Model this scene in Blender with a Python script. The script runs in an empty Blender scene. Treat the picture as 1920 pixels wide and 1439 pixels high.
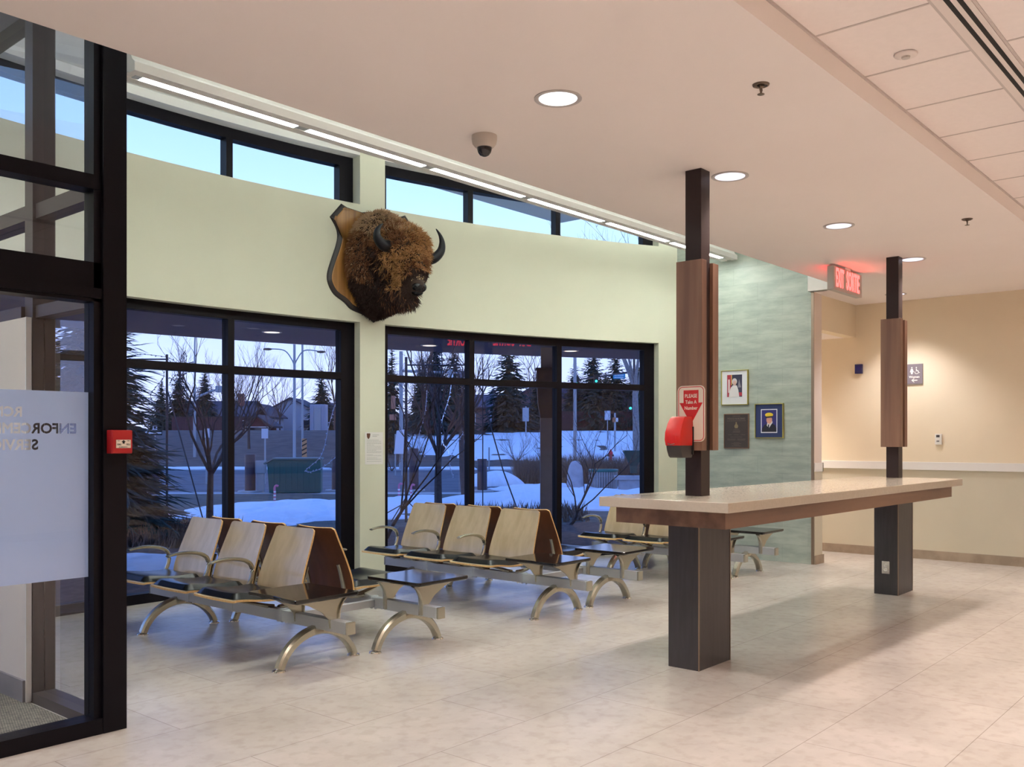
import bpy, bmesh, math, random
from mathutils import Vector, Matrix, noise
C = bpy.context.scene.collection
SC = bpy.context.scene
PI = math.pi
R_ = math.radians

# ------------------------------------------------------------------ camera
H = 1.42
YAW = 40.62                      # heading of the lens axis from +X
cam_d = bpy.data.cameras.new('camera')
cam = bpy.data.objects.new('camera', cam_d); C.objects.link(cam)
cam.location = (0, 0, H); cam.rotation_euler = (R_(90), 0, R_(YAW-90))
cam_d.sensor_width = 36; cam_d.lens = 32.68; cam_d.shift_y = 0.05495
cam_d.clip_start = .05; cam_d.clip_end = 600
SC.camera = cam

# ------------------------------------------------------------------ colour management
SC.view_settings.view_transform = 'Standard'
SC.view_settings.look = 'None'
SC.view_settings.gamma = 1
SC.view_settings.use_curve_mapping = False
SC.view_settings.exposure = 0.72

# ------------------------------------------------------------------ dusk sky
world = bpy.data.worlds.new('dusk_sky'); SC.world = world
world.use_nodes = True
wt = world.node_tree; wt.nodes.clear()
o_ = wt.nodes.new('ShaderNodeOutputWorld'); b_ = wt.nodes.new('ShaderNodeBackground')
tc = wt.nodes.new('ShaderNodeTexCoord'); sp = wt.nodes.new('ShaderNodeSeparateXYZ')
rp = wt.nodes.new('ShaderNodeValToRGB')
wt.links.new(tc.outputs['Generated'], sp.inputs[0]); wt.links.new(sp.outputs['Z'], rp.inputs[0])
wt.links.new(rp.outputs[0], b_.inputs[0]); wt.links.new(b_.outputs[0], o_.inputs[0])
SKY = [(0.0, (1.15, 1.08, 1.2)), (0.08, (.95, 1.0, 1.20)), (0.2, (.50, .74, 1.10)), (0.34, (.35, .57, 1.02)), (0.6, (.27, .50, 1.0)), (1.0, (.20, .40, .86))]
el = rp.color_ramp.elements
el[0].position = 0; el[0].color = (*SKY[0][1], 1); el[1].position = 1; el[1].color = (*SKY[-1][1], 1)
for p, c in SKY[1:-1]:
    e = el.new(p); e.color = (*c, 1)
b_.inputs[1].default_value = 0.93

# light levels of the room's own lamps and the added fill downlights
TUBE_L = 37.0; TUBE_COL = (.95, 1.0, .93)
CAN_W = 70.0; CAN_COL = (1.0, .85, .78)
TROFFER_L = 7.0; TROFFER_COL = (1.0, .80, .69)

# ------------------------------------------------------------------ materials
def nt(name):
    m = bpy.data.materials.new(name); m.use_nodes = True
    t = m.node_tree; p = t.nodes['Principled BSDF']
    return m, t, p
def lin(c):
    return tuple(((x/255)/12.92 if x/255 <= .04045 else (((x/255)+.055)/1.055)**2.4) for x in c)
def mat(name, col, rough=.5, metal=0, spec=.5, var=0, scale=8, stretch=(1,1,1), bump=0, col2=None, detail=4, coat=0):
    m, t, p = nt(name)
    p.inputs['Roughness'].default_value = rough; p.inputs['Metallic'].default_value = metal
    p.inputs['Specular IOR Level'].default_value = spec
    if coat: p.inputs['Coat Weight'].default_value = coat; p.inputs['Coat Roughness'].default_value = .08
    if var or col2:
        c = t.nodes.new('ShaderNodeTexCoord'); mp = t.nodes.new('ShaderNodeMapping'); n = t.nodes.new('ShaderNodeTexNoise'); r = t.nodes.new('ShaderNodeValToRGB')
        mp.inputs['Scale'].default_value = stretch; n.inputs['Scale'].default_value = scale; n.inputs['Detail'].default_value = detail
        t.links.new(c.outputs['Object'], mp.inputs[0]); t.links.new(mp.outputs[0], n.inputs[0]); t.links.new(n.outputs[0], r.inputs[0])
        a = tuple(x*(1-var) for x in col); b = col2 or tuple(min(1, x*(1+var)) for x in col)
        r.color_ramp.elements[0].position = .35; r.color_ramp.elements[1].position = .65
        r.color_ramp.elements[0].color = (*a, 1); r.color_ramp.elements[1].color = (*b, 1)
        t.links.new(r.outputs[0], p.inputs['Base Color'])
        if bump:
            bn = t.nodes.new('ShaderNodeBump'); bn.inputs['Strength'].default_value = bump; bn.inputs['Distance'].default_value = .01
            t.links.new(n.outputs[0], bn.inputs['Height']); t.links.new(bn.outputs[0], p.inputs['Normal'])
    else:
        p.inputs['Base Color'].default_value = (*col, 1)
    return m
def emit(name, col, s):
    m = bpy.data.materials.new(name); m.use_nodes = True; t = m.node_tree; t.nodes.clear()
    o = t.nodes.new('ShaderNodeOutputMaterial'); e = t.nodes.new('ShaderNodeEmission')
    e.inputs[0].default_value = (*col, 1); e.inputs[1].default_value = s; t.links.new(e.outputs[0], o.inputs[0])
    return m
def glass(name, tint, refl=1.0, ior=1.5, rough=0):
    m = bpy.data.materials.new(name); m.use_nodes = True; t = m.node_tree; t.nodes.clear()
    o = t.nodes.new('ShaderNodeOutputMaterial'); tr = t.nodes.new('ShaderNodeBsdfTransparent'); g = t.nodes.new('ShaderNodeBsdfGlossy')
    fr = t.nodes.new('ShaderNodeFresnel'); mu = t.nodes.new('ShaderNodeMath'); mx = t.nodes.new('ShaderNodeMixShader')
    tr.inputs[0].default_value = (*tint, 1); g.inputs['Roughness'].default_value = rough
    fr.inputs[0].default_value = ior; mu.operation = 'MULTIPLY'; mu.inputs[1].default_value = refl; mu.use_clamp = True
    ge = t.nodes.new('ShaderNodeNewGeometry'); inv = t.nodes.new('ShaderNodeMath'); inv.operation = 'SUBTRACT'; inv.inputs[0].default_value = 1   # reflect once per pane, at its outer face
    m2 = t.nodes.new('ShaderNodeMath'); m2.operation = 'MULTIPLY'
    t.links.new(ge.outputs['Backfacing'], inv.inputs[1]); t.links.new(fr.outputs[0], mu.inputs[0]); t.links.new(mu.outputs[0], m2.inputs[0]); t.links.new(inv.outputs[0], m2.inputs[1]); t.links.new(m2.outputs[0], mx.inputs[0])
    t.links.new(tr.outputs[0], mx.inputs[1]); t.links.new(g.outputs[0], mx.inputs[2]); t.links.new(mx.outputs[0], o.inputs[0])
    return m
def wood(name, c1, c2, axis='z', scale=14, rough=.4, coat=0, squash=.06):
    st = {'z': (1, 1, squash), 'x': (squash, 1, 1), 'y': (1, squash, 1)}[axis]
    m = mat(name, c1, rough, var=0, scale=scale, stretch=st, col2=c2, detail=6, coat=coat)
    return m
def floor_mat():
    m, t, p = nt('floor_tile')
    c = t.nodes.new('ShaderNodeTexCoord')
    n1 = t.nodes.new('ShaderNodeTexNoise'); n1.inputs['Scale'].default_value = 1.6; n1.inputs['Detail'].default_value = 8; n1.inputs['Roughness'].default_value = .68
    r1 = t.nodes.new('ShaderNodeValToRGB'); r1.color_ramp.elements[0].position = .33; r1.color_ramp.elements[1].position = .68
    r1.color_ramp.elements[0].color = (.475, .437, .40, 1); r1.color_ramp.elements[1].color = (.595, .55, .51, 1)
    br = t.nodes.new('ShaderNodeTexBrick'); br.offset = .5; br.inputs['Scale'].default_value = 1
    br.inputs['Brick Width'].default_value = 1.2; br.inputs['Row Height'].default_value = .6; br.inputs['Mortar Size'].default_value = .0022
    br.inputs['Mortar Smooth'].default_value = .2
    br.inputs['Color1'].default_value = (1, 1, 1, 1); br.inputs['Color2'].default_value = (.94, .94, .94, 1); br.inputs['Mortar'].default_value = (.62, .6, .58, 1)
    n2 = t.nodes.new('ShaderNodeTexNoise'); n2.inputs['Scale'].default_value = 14; n2.inputs['Detail'].default_value = 6
    r2 = t.nodes.new('ShaderNodeValToRGB'); r2.color_ramp.elements[0].position = .36; r2.color_ramp.elements[1].position = .5
    r2.color_ramp.elements[0].color = (.92, .91, .89, 1); r2.color_ramp.elements[1].color = (1, 1, 1, 1)
    m1 = t.nodes.new('ShaderNodeMix'); m1.data_type = 'RGBA'; m1.blend_type = 'MULTIPLY'; m1.inputs[0].default_value = 1
    m2 = t.nodes.new('ShaderNodeMix'); m2.data_type = 'RGBA'; m2.blend_type = 'MULTIPLY'; m2.inputs[0].default_value = 1
    L = t.links.new
    L(c.outputs['Object'], n1.inputs[0]); L(c.outputs['Object'], br.inputs[0]); L(c.outputs['Object'], n2.inputs[0])
    L(n1.outputs[0], r1.inputs[0]); L(n2.outputs[0], r2.inputs[0])
    L(r1.outputs[0], m1.inputs[6]); L(br.outputs[0], m1.inputs[7]); L(m1.outputs[2], m2.inputs[6]); L(r2.outputs[0], m2.inputs[7])
    L(m2.outputs[2], p.inputs['Base Color'])
    p.inputs['Roughness'].default_value = .27; p.inputs['Specular IOR Level'].default_value = .5
    return m
def brick_mat(name, c1, c2, mortar, w, h, ms, rough=.5, axes='yz', nscale=3, namt=.25, offset=.5, bump=0):
    m, t, p = nt(name); L = t.links.new
    c = t.nodes.new('ShaderNodeTexCoord'); s = t.nodes.new('ShaderNodeSeparateXYZ'); k = t.nodes.new('ShaderNodeCombineXYZ')
    L(c.outputs['Object'], s.inputs[0])
    L(s.outputs[axes[0].upper()], k.inputs[0]); L(s.outputs[axes[1].upper()], k.inputs[1])
    br = t.nodes.new('ShaderNodeTexBrick'); br.offset = offset; br.inputs['Scale'].default_value = 1
    br.inputs['Brick Width'].default_value = w; br.inputs['Row Height'].default_value = h; br.inputs['Mortar Size'].default_value = ms
    br.inputs['Color1'].default_value = (*c1, 1); br.inputs['Color2'].default_value = (*c2, 1); br.inputs['Mortar'].default_value = (*mortar, 1)
    L(k.outputs[0], br.inputs[0])
    mp = t.nodes.new('ShaderNodeMapping'); mp.inputs['Scale'].default_value = (1, 1, 4.2)
    n = t.nodes.new('ShaderNodeTexNoise'); n.inputs['Scale'].default_value = nscale; n.inputs['Detail'].default_value = 7; n.inputs['Roughness'].default_value = .62
    L(c.outputs['Object'], mp.inputs[0]); L(mp.outputs[0], n.inputs[0])
    r = t.nodes.new('ShaderNodeValToRGB'); r.color_ramp.elements[0].position = .35; r.color_ramp.elements[1].position = .66
    r.color_ramp.elements[0].color = (1-namt, 1-namt*.95, 1-namt*.9, 1); r.color_ramp.elements[1].color = (1, 1, 1, 1)
    L(n.outputs[0], r.inputs[0])
    x = t.nodes.new('ShaderNodeMix'); x.data_type = 'RGBA'; x.blend_type = 'MULTIPLY'; x.inputs[0].default_value = 1
    L(br.outputs[0], x.inputs[6]); L(r.outputs[0], x.inputs[7]); L(x.outputs[2], p.inputs['Base Color'])
    p.inputs['Roughness'].default_value = rough
    return m

M = {}
M['floor'] = floor_mat()
M['wall_cream'] = mat('cream_paint', (.70, .72, .585), .75, var=.015, scale=2)
M['wall_beige'] = mat('tan_paint', (.80, .69, .51), .75, var=.015, scale=2)
M['wall_dado'] = mat('lower_beige_paint', (.60, .56, .44), .75, var=.015, scale=2)
M['wall_pink'] = mat('pale_pink_paint', (.72, .63, .56), .7, var=.02, scale=2)
M['white'] = mat('white_paint', (.80, .79, .76), .55)
M['ceiling'] = mat('ceiling_paint', (.86, .785, .745), .8, var=.01, scale=1.2)
M['slot_ceiling'] = mat('slot_ceiling_paint', (.80, .82, .80), .8)
M['tile_ceiling'] = mat('ceiling_tile', (.87, .79, .755), .85, var=.012, scale=30)
M['tee'] = mat('ceiling_tee', (.58, .51, .48), .6)
M['teelight'] = mat('diffuser_trim', (.78, .70, .66), .5)
M['black'] = mat('matte_black', (.006, .006, .006), .7)
M['green_tile'] = brick_mat('green_wall_tile', (.43, .49, .425), (.47, .53, .465), (.37, .42, .37), .62, .205, .0022, .42, 'yz', 2.6, .32)
M['base_tile'] = mat('baseboard_tile', (.34, .27, .20), .5, var=.15, scale=6)
M['grey_base'] = mat('grey_baseboard', (.20, .185, .20), .5, var=.08, scale=6)
M['carpet'] = brick_mat('carpet_tile', (.30, .27, .20), (.24, .22, .17), (.12, .11, .09), .012, .02, .003, .95, 'xy', 30, .5)
M['frame'] = mat('dark_bronze_frame', (.0040, .0032, .0062), .45, 0, .16)
M['frame_brown'] = mat('bronze_inner_frame', (.045, .034, .036), .42, .1)
M['glass_low'] = glass('tinted_window_glass', (.74, .81, 1.0), 1.45)
M['glass_top'] = glass('clear_window_glass', (.96, .99, 1.0), .8)
M['glass_door'] = glass('vestibule_glass', (.95, .96, .99), 1.3)
M['film'] = None
M['quartz'] = mat('quartz_top', (.52, .465, .385), .16, var=.03, scale=60, spec=.5)
M['apron'] = wood('walnut_apron', (.13, .066, .043), (.25, .135, .085), 'x', 9, .4)
M['panel_wood'] = wood('walnut_panel', (.19, .10, .068), (.32, .185, .125), 'z', 9, .42)
M['steel_dark'] = mat('dark_painted_steel', (.034, .021, .021), .42, 0, .3)
M['laminate'] = mat('charcoal_laminate', (.050, .046, .051), .40, var=.12, scale=40, stretch=(1, 1, .1))
M['edge_trim'] = mat('bronze_corner_trim', (.30, .22, .16), .35, .6)
M['alu'] = mat('satin_aluminium', (.50, .53, .56), .42, .25)
M['cast'] = mat('cast_aluminium', (.54, .52, .43), .27, .85)
M['ply'] = wood('beech_veneer', (.50, .385, .235), (.60, .475, .31), 'z', 16, .34, coat=.55)
M['plyback'] = wood('stained_back_veneer', (.135, .050, .022), (.175, .066, .030), 'z', 16, .36, coat=.2)
M['plyedge'] = mat('plywood_edge', (.74, .48, .20), .5, var=.1, scale=60)
M['leather'] = mat('black_vinyl', (.006, .007, .010), .24, spec=.32)
M['laminate_black'] = mat('black_laminate', (.014, .012, .012), .09, spec=.6)
M['red'] = mat('red_plastic', (.62, .020, .018), .28, spec=.5)
M['red2'] = mat('red_painted_metal', (.42, .008, .012), .4)
M['dark_grey'] = mat('dark_grey_plastic', (.045, .040, .042), .45)
M['sign_cream'] = mat('sign_face', (.72, .64, .54), .45)
M['sign_red'] = mat('sign_red', (.52, .008, .010), .45)
M['white_plastic'] = mat('white_plastic', (.78, .76, .70), .4)
M['chrome'] = mat('polished_metal', (.75, .73, .70), .18, 1)
M['brass'] = mat('gold_frame', (.55, .47, .12), .3, .8)
M['lens'] = emit('lit_fluorescent_lens', TUBE_COL, TUBE_L)
M['can'] = emit('lit_downlight_lens', (.90, .86, 1.0), .78)
M['can_bright'] = emit('lit_near_downlight_lens', (.98, .97, 1.0), 1.5)
M['can_trim'] = mat('downlight_trim', (.50, .46, .44), .4)
M['bronze'] = mat('sprinkler_bronze', (.20, .155, .12), .35, .8)
M['troffer'] = emit('lit_troffer_lens', TROFFER_COL, TROFFER_L)
M['exit'] = emit('lit_red_letters', (1.0, .045, .04), 5.5)

# ------------------------------------------------------------------ helpers
def sm(o, ang=35):
    for p in o.data.polygons: p.use_smooth = True
    try: o.data.set_sharp_from_angle(angle=R_(ang))
    except Exception: pass
def obj(name, bm, m, parent=None, smooth=False, label=None):
    me = bpy.data.meshes.new(name)
    bmesh.ops.remove_doubles(bm, verts=bm.verts, dist=1e-6)
    bm.to_mesh(me); bm.free()
    o = bpy.data.objects.new(name, me); C.objects.link(o)
    for x in (m if isinstance(m, (list, tuple)) else [m]): me.materials.append(x)
    if parent: o.parent = parent
    if label: o['label'] = label
    if smooth: sm(o)
    return o
def tag(o, label, cat, group=None, kind=None):
    o['label'] = label; o['category'] = cat
    if group: o['group'] = group
    if kind: o['kind'] = kind
    return o
def thing(name, label, cat, loc=(0, 0, 0), rz=0, group=None):
    o = bpy.data.objects.new(name, None); C.objects.link(o); o.empty_display_size = .1
    o.location = loc; o.rotation_euler = (0, 0, rz)
    return tag(o, label, cat, group)
def struct(name, bm, m, parent=None, smooth=False, label=None):
    o = obj(name, bm, m, parent, smooth)
    if not parent: o['kind'] = 'structure'
    if label: o['label'] = label
    return o
def sempty(name, label=None):
    o = bpy.data.objects.new(name, None); C.objects.link(o); o['kind'] = 'structure'; o.empty_display_size = .1
    if label: o['label'] = label
    return o
def B(): return bmesh.new()
def box(bm, x0, x1, y0, y1, z0, z1, mi=0, rz=0, c=None, bev=0):
    vs = [bm.verts.new((x, y, z)) for x in (x0, x1) for y in (y0, y1) for z in (z0, z1)]
    if rz:
        cx, cy = c or ((x0+x1)/2, (y0+y1)/2)
        bmesh.ops.rotate(bm, verts=vs, cent=(cx, cy, 0), matrix=Matrix.Rotation(rz, 3, 'Z'))
    fs = []
    for q in ((0, 1, 3, 2), (4, 6, 7, 5), (0, 4, 5, 1), (2, 3, 7, 6), (0, 2, 6, 4), (1, 5, 7, 3)):
        f = bm.faces.new([vs[i] for i in q]); f.material_index = mi; fs.append(f)
    if bev:
        es = list({e for f in fs for e in f.edges})
        r = bmesh.ops.bevel(bm, geom=es, offset=bev, segments=2, affect='EDGES', profile=.6)
        for f in r['faces']: f.material_index = mi
    return vs
def bx(*a, **k):
    bm = B(); box(bm, *a, **k); return bm
def prism(bm, poly, d, axis='y', a=0, mi=0):
    """polygon in a plane, extruded from a to a+d along axis. axis y: poly (x,z); x: poly (y,z); z: poly (x,y)"""
    def P(u, v, w): return {'y': (u, w, v), 'x': (w, u, v), 'z': (u, v, w)}[axis]
    f0 = [bm.verts.new(P(u, v, a)) for u, v in poly]; f1 = [bm.verts.new(P(u, v, a+d)) for u, v in poly]
    n = len(poly); fs = [bm.faces.new(f0), bm.faces.new(f1[::-1])]
    for i in range(n): fs.append(bm.faces.new((f0[i], f1[i], f1[(i+1) % n], f0[(i+1) % n])))
    for f in fs: f.material_index = mi
    bmesh.ops.recalc_face_normals(bm, faces=fs)
    return f0+f1
def tube(bm, pts, rad, n=8, mi=0, cap=True, flat=None, up=None):
    """swept tube; rad a number or list; flat=(a,b) scales an elliptical/rectangular section; n=4 with up gives bars"""
    pts = [Vector(p) for p in pts]; k = len(pts)
    if not isinstance(rad, (list, tuple)): rad = [rad]*k
    rings = []; ref = Vector(up) if up else None
    prev = None
    for i, p in enumerate(pts):
        d = (pts[min(i+1, k-1)]-pts[max(i-1, 0)]).normalized()
        if ref is not None: a = ref - d*ref.dot(d)
        elif prev is not None: a = prev - d*prev.dot(d)
        else: a = Vector((0, 0, 1)) - d*d.z if abs(d.z) < .9 else Vector((1, 0, 0)) - d*d.x
        a.normalize(); prev = a; b = d.cross(a)
        r = rad[i]; fa, fb = (1, 1) if not flat else (flat[i] if isinstance(flat[0], (list, tuple)) else flat)
        ring = []
        for j in range(n):
            t = 2*PI*(j+.5)/n
            q = math.sqrt(2) if n == 4 else 1
            ring.append(bm.verts.new(p + a*math.cos(t)*r*fa*q + b*math.sin(t)*r*fb*q))
        rings.append(ring)
    for i in range(k-1):
        for j in range(n):
            f = bm.faces.new((rings[i][j], rings[i][(j+1) % n], rings[i+1][(j+1) % n], rings[i+1][j])); f.material_index = mi
    if cap:
        f = bm.faces.new(rings[0][::-1]); f.material_index = mi; f = bm.faces.new(rings[-1]); f.material_index = mi
def lathe(bm, prof, n=24, c=(0, 0), mi=0):
    """prof list of (r, z)"""
    rings = []
    for r, z in prof:
        if r < 1e-5: rings.append([bm.verts.new((c[0], c[1], z))])
        else: rings.append([bm.verts.new((c[0]+r*math.cos(2*PI*j/n), c[1]+r*math.sin(2*PI*j/n), z)) for j in range(n)])
    for a, b in zip(rings, rings[1:]):
        for j in range(n):
            k = (j+1) % n
            if len(a) == 1 and len(b) == 1: continue
            if len(a) == 1: q = (a[0], b[j], b[k])
            elif len(b) == 1: q = (a[j], b[0], a[k])
            else: q = (a[j], b[j], b[k], a[k])
            f = bm.faces.new(q); f.material_index = mi
    for e in (rings[0], rings[-1]):
        if len(e) > 1:
            f = bm.faces.new(e); f.material_index = mi
    bmesh.ops.recalc_face_normals(bm, faces=bm.faces)
def bez(ps, n=8):
    """Catmull-Rom through the points"""
    ps = [Vector(p) for p in ps]; out = []
    for i in range(len(ps)-1):
        p0 = ps[max(i-1, 0)]; p1 = ps[i]; p2 = ps[i+1]; p3 = ps[min(i+2, len(ps)-1)]
        for s in range(n):
            t = s/n
            out.append(.5*((2*p1)+(-p0+p2)*t+(2*p0-5*p1+4*p2-p3)*t*t+(-p0+3*p1-3*p2+p3)*t**3))
    out.append(ps[-1]); return out
def text_mesh(s, size, depth=.0006, bold=0, align='CENTER'):
    cu = bpy.data.curves.new('t', 'FONT'); cu.body = s; cu.size = size; cu.extrude = depth; cu.offset = bold
    cu.align_x = align; cu.align_y = 'CENTER'; cu.resolution_u = 3
    o = bpy.data.objects.new('t', cu); C.objects.link(o)
    dg = bpy.context.evaluated_depsgraph_get(); dg.update()
    me = bpy.data.meshes.new_from_object(o.evaluated_get(dg))
    bpy.data.objects.remove(o); bpy.data.curves.remove(cu)
    return me
def text(name, s, size, mt, mw, parent=None, depth=.0006, bold=0, sx=1, align='CENTER'):
    """mw: matrix placing the text: local x right, y up, z out"""
    me = text_mesh(s, size, depth, bold, align)
    me.transform(mw @ Matrix.Diagonal((sx, 1, 1, 1))); me.materials.clear(); me.materials.append(mt)
    o = bpy.data.objects.new(name, me); C.objects.link(o)
    if parent: o.parent = parent
    return o
def face_m(o, right, up=(0, 0, 1)):
    """matrix with origin o, local x = right, y = up, z = right x up"""
    r = Vector(right).normalized(); u = Vector(up).normalized(); n = r.cross(u)
    return Matrix(((r.x, u.x, n.x, o[0]), (r.y, u.y, n.y, o[1]), (r.z, u.z, n.z, o[2]), (0, 0, 0, 1)))
def evalmesh(o):
    dg = bpy.context.evaluated_depsgraph_get(); dg.update()
    return bpy.data.meshes.new_from_object(o.evaluated_get(dg))
def copy_tree(o, parent=None):
    c = o.copy(); C.objects.link(c); c.parent = parent
    for ch in [x for x in list(C.objects) if x.parent == o]: copy_tree(ch, c)
    return c

# ------------------------------------------------------------------ the curved window wall
AX, AY, AR = 4.3, -5.0, 12.55
def arc(th, r): return (AX+r*math.sin(R_(th)), AY+r*math.cos(R_(th)))
def arcbox(bm, r0, r1, t0, t1, z0, z1, n=None, mi=0):
    n = n or max(1, int(abs(t1-t0)/1.5))
    S = []
    for i in range(n+1):
        th = t0+(t1-t0)*i/n
        S.append([bm.verts.new((*arc(th, r), z)) for r, z in ((r0, z0), (r1, z0), (r1, z1), (r0, z1))])
    for a, b in zip(S, S[1:]):
        for j in range(4):
            f = bm.faces.new((a[j], a[(j+1) % 4], b[(j+1) % 4], b[j])); f.material_index = mi
    bm.faces.new(S[0][::-1]).material_index = mi; bm.faces.new(S[-1]).material_index = mi
    bmesh.ops.recalc_face_normals(bm, faces=bm.faces)
RO = AR+.30
OPEN = [(-27.0, -10.3), (-8.9, 8.85), (10.22, 27.08)]
TOPZ = 4.42
bm = B()
arcbox(bm, AR, RO, -44, -27, 0, TOPZ)
arcbox(bm, AR, RO, -10.3, -8.9, 0, TOPZ)
arcbox(bm, AR, RO, 8.85, 10.22, 0, TOPZ)
arcbox(bm, AR, RO, 27.08, 28.6, 0, TOPZ)
for a, b in OPEN:
    arcbox(bm, AR, AR+.125, a, b, 2.63, 3.84, n=max(8, int((b-a)*1.5))); arcbox(bm, AR+.125, RO, a, b, 2.63, 3.775, n=max(8, int((b-a)*1.5)))
wall_window = struct('wall_window', bm, M['wall_cream'], smooth=True, label='cream curved wall holding two rows of windows')
bm = B()
for a, b in OPEN: arcbox(bm, AR, RO, a, b, 4.345, TOPZ, n=max(8, int((b-a)*1.5)))
struct('trim_8', bm, M['slot_ceiling'], smooth=True)
PANES = {0: [-26.7, -21.2, -15.6, -10.6], 1: [-8.6, -2.85, 2.8, 8.45], 2: [10.55, 15.7, 21.1, 26.75]}
FR0, FR1 = AR+.11, AR+.22
W_ = .30                                             # frame bar width in degrees
def window(idx, key, z0, z1, transoms, gm, bar=.085, sill=None, off=0):
    FR0, FR1 = AR+.11+off, AR+.22+off; sill = sill or bar
    w = sempty('window_%d' % idx, None)
    t = PANES[key]; a, b = OPEN[key]
    bm = B()
    arcbox(bm, FR0, FR1, a, b, z0, z0+sill, n=12); arcbox(bm, FR0, FR1, a, b, z1-bar, z1, n=12)
    for i, th in enumerate(t):
        if i == 0: arcbox(bm, FR0, FR1, a, th+.12, z0+sill, z1-bar, 1)
        elif i == len(t)-1: arcbox(bm, FR0, FR1, th-.32, b, z0+sill, z1-bar, 1)
        else: arcbox(bm, FR0, FR1, th-W_, th, z0+sill, z1-bar, 1)
    for zz in transoms: arcbox(bm, FR0, FR1, a, b, zz-.036, zz+.036, n=12)
    obj('window_frame', bm, M['frame'], w)
    zs = [z0+sill]+[z for zz in transoms for z in (zz-.036, zz+.036)]+[z1-bar]
    for i in range(len(t)-1):
        l = t[i]+(.12 if i == 0 else 0); r = t[i+1]-(.32 if i == len(t)-2 else W_)
        for k in range(0, len(zs), 2):
            bm = B(); g = .012; rr = (FR0+FR1)/2
            arcbox(bm, rr-.004, rr+.004, l, r, zs[k], zs[k+1], n=1)
            obj('window_pane', bm, gm, w)
    return w
n_ = 1
for key in (1, 2, 0):
    window(n_, key, 0.0, 2.63, [2.075], M['glass_low']); n_ += 1
    window(n_, key, 3.775, 4.345, [], M['glass_top'], .10, .055, .03); n_ += 1

# ------------------------------------------------------------------ floor, ceilings
bm = B()
pts = [(-4.6, -4.6), (11.7, -4.6), (11.7, 6.35), (10.3, 6.35)]
vs = []
poly = list(pts)
n = 40
for i in range(n+1):
    th = 28.2-(28.2+44)*i/n
    poly.append(arc(th, AR+.2))
prism(bm, poly, .06, 'z', -.06)
struct('floor', bm, M['floor'])
bm = bx(-4.55, 2.1, 4.56, 7.3, .001, .009)
o = struct('floor_carpet', bm, M['carpet'], label='grey-green ribbed entrance carpet inside the vestibule')
# plaster ceiling
bm = B(); box(bm, -4.6, 10.2, 1.67, 3.9, 3.1, 4.44); box(bm, 10.2, 11.7, 1.67, 4.3, 3.1, 4.44)
struct('ceiling_plaster', bm, M['ceiling'], label='flat pink-beige plaster ceiling')
bm = B(); box(bm, -4.6, 10.2, 3.9, 7.9, 4.42, 4.5)
struct('ceiling_slot', bm, M['slot_ceiling'], label='white raised ceiling by the windows')
struct('ceiling_tiles', bx(-4.6, 11.7, -4.6, 1.67, 3.21, 3.3), M['tile_ceiling'], label='suspended ceiling of white tiles')
bm = B()                                              # tee grid, reaching 3 mm below the tiles
yt = [1.175]
y = 1.035
while y > -4.6: yt.append(y); y -= .61
for i, y in enumerate(yt): box(bm, -4.6, 11.7, y-.006, y+.006, 3.207, 3.211)
x = 4.005
xs = [x+.607*k for k in range(-14, 13)]
for x in xs:
    box(bm, x-.006, x+.006, 1.175, 1.67, 3.2075, 3.211); box(bm, x-.006, x+.006, -4.6, 1.035, 3.2075, 3.211)
box(bm, -4.6, 11.7, 1.66, 1.672, 3.200, 3.2105)
struct('trim_1', bm, M['tee'], label='ceiling tee grid')
bm = B(); box(bm, -4.6, 11.7, 1.043, 1.168, 3.205, 3.2099, 0)
for y0 in (1.066, 1.108): box(bm, -4.6, 11.7, y0, y0+.02, 3.2035, 3.2056, 1)
v = obj('linear_air_diffuser', bm, [M['teelight'], M['black']])
tag(v, 'long slot air diffuser with two black slots in the tile ceiling', 'air vent')
# slot end wall and corridor bulkhead
bm = bx(10.15, 10.25, 3.9, 4.304, 3.1, 4.44); struct('wall_slot_end', bm, M['white'])
bm = B(); box(bm, 10.48, 11.7, 4.3, 4.44, 2.70, 3.12); struct('wall_bulkhead', bm, M['wall_beige'])
struct('ceiling_corridor', bx(10.44, 11.7, 4.44, 6.35, 2.70, 2.78), M['ceiling'])
# stone-tiled green wall
struct('wall_green', bx(10.25, 10.35, 4.304, 6.35, 0, 4.44), M['green_tile'], label='green stone-tiled wall')
bm = B(); box(bm, 10.253, 10.48, 4.276, 4.304, .1, 3.1, 0); box(bm, 10.35, 10.48, 4.304, 6.35, .1, 3.1, 0)
struct('wall_corridor_left', bm, M['wall_pink'])
bm = B(); box(bm, 10.256, 10.50, 4.262, 4.276, 1.055, 1.155); box(bm, 10.48, 10.50, 4.262, 6.35, 1.055, 1.155)
struct('trim_2', bm, M['white'])
bm = B(); box(bm, 10.262, 10.478, 4.268, 4.275, .1, 1.055); struct('trim_3', bm, M['wall_dado'])
bm = B(); box(bm, 10.254, 10.50, 4.255, 4.303, 0, .1); box(bm, 10.35, 10.50, 4.303, 6.35, 0, .1)
struct('baseboard_corridor', bm, M['base_tile'])
struct('trim_4', bx(10.245, 10.256, 4.272, 4.303, 0, 3.1), M['edge_trim'])
# right wall
bm = B(); box(bm, 11.6, 11.7, -4.6, 6.35, 1.06, 3.3); struct('wall_right', bm, M['wall_beige'], label='tan painted wall with a white chair rail')
bm = B(); box(bm, 11.6, 11.7, -4.6, 6.35, 0, 1.06); struct('wall_right_lower', bm, M['wall_dado'])
struct('trim_5', bx(11.575, 11.6, -4.6, 6.25, 1.06, 1.155, bev=.004), M['white'])
struct('baseboard_right', bx(11.585, 11.6, -4.6, 6.25, 0, .105), M['base_tile'])
struct('wall_corridor_end', bx(10.4, 11.7, 6.25, 6.35, 0, 2.8), M['wall_beige'])
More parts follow.
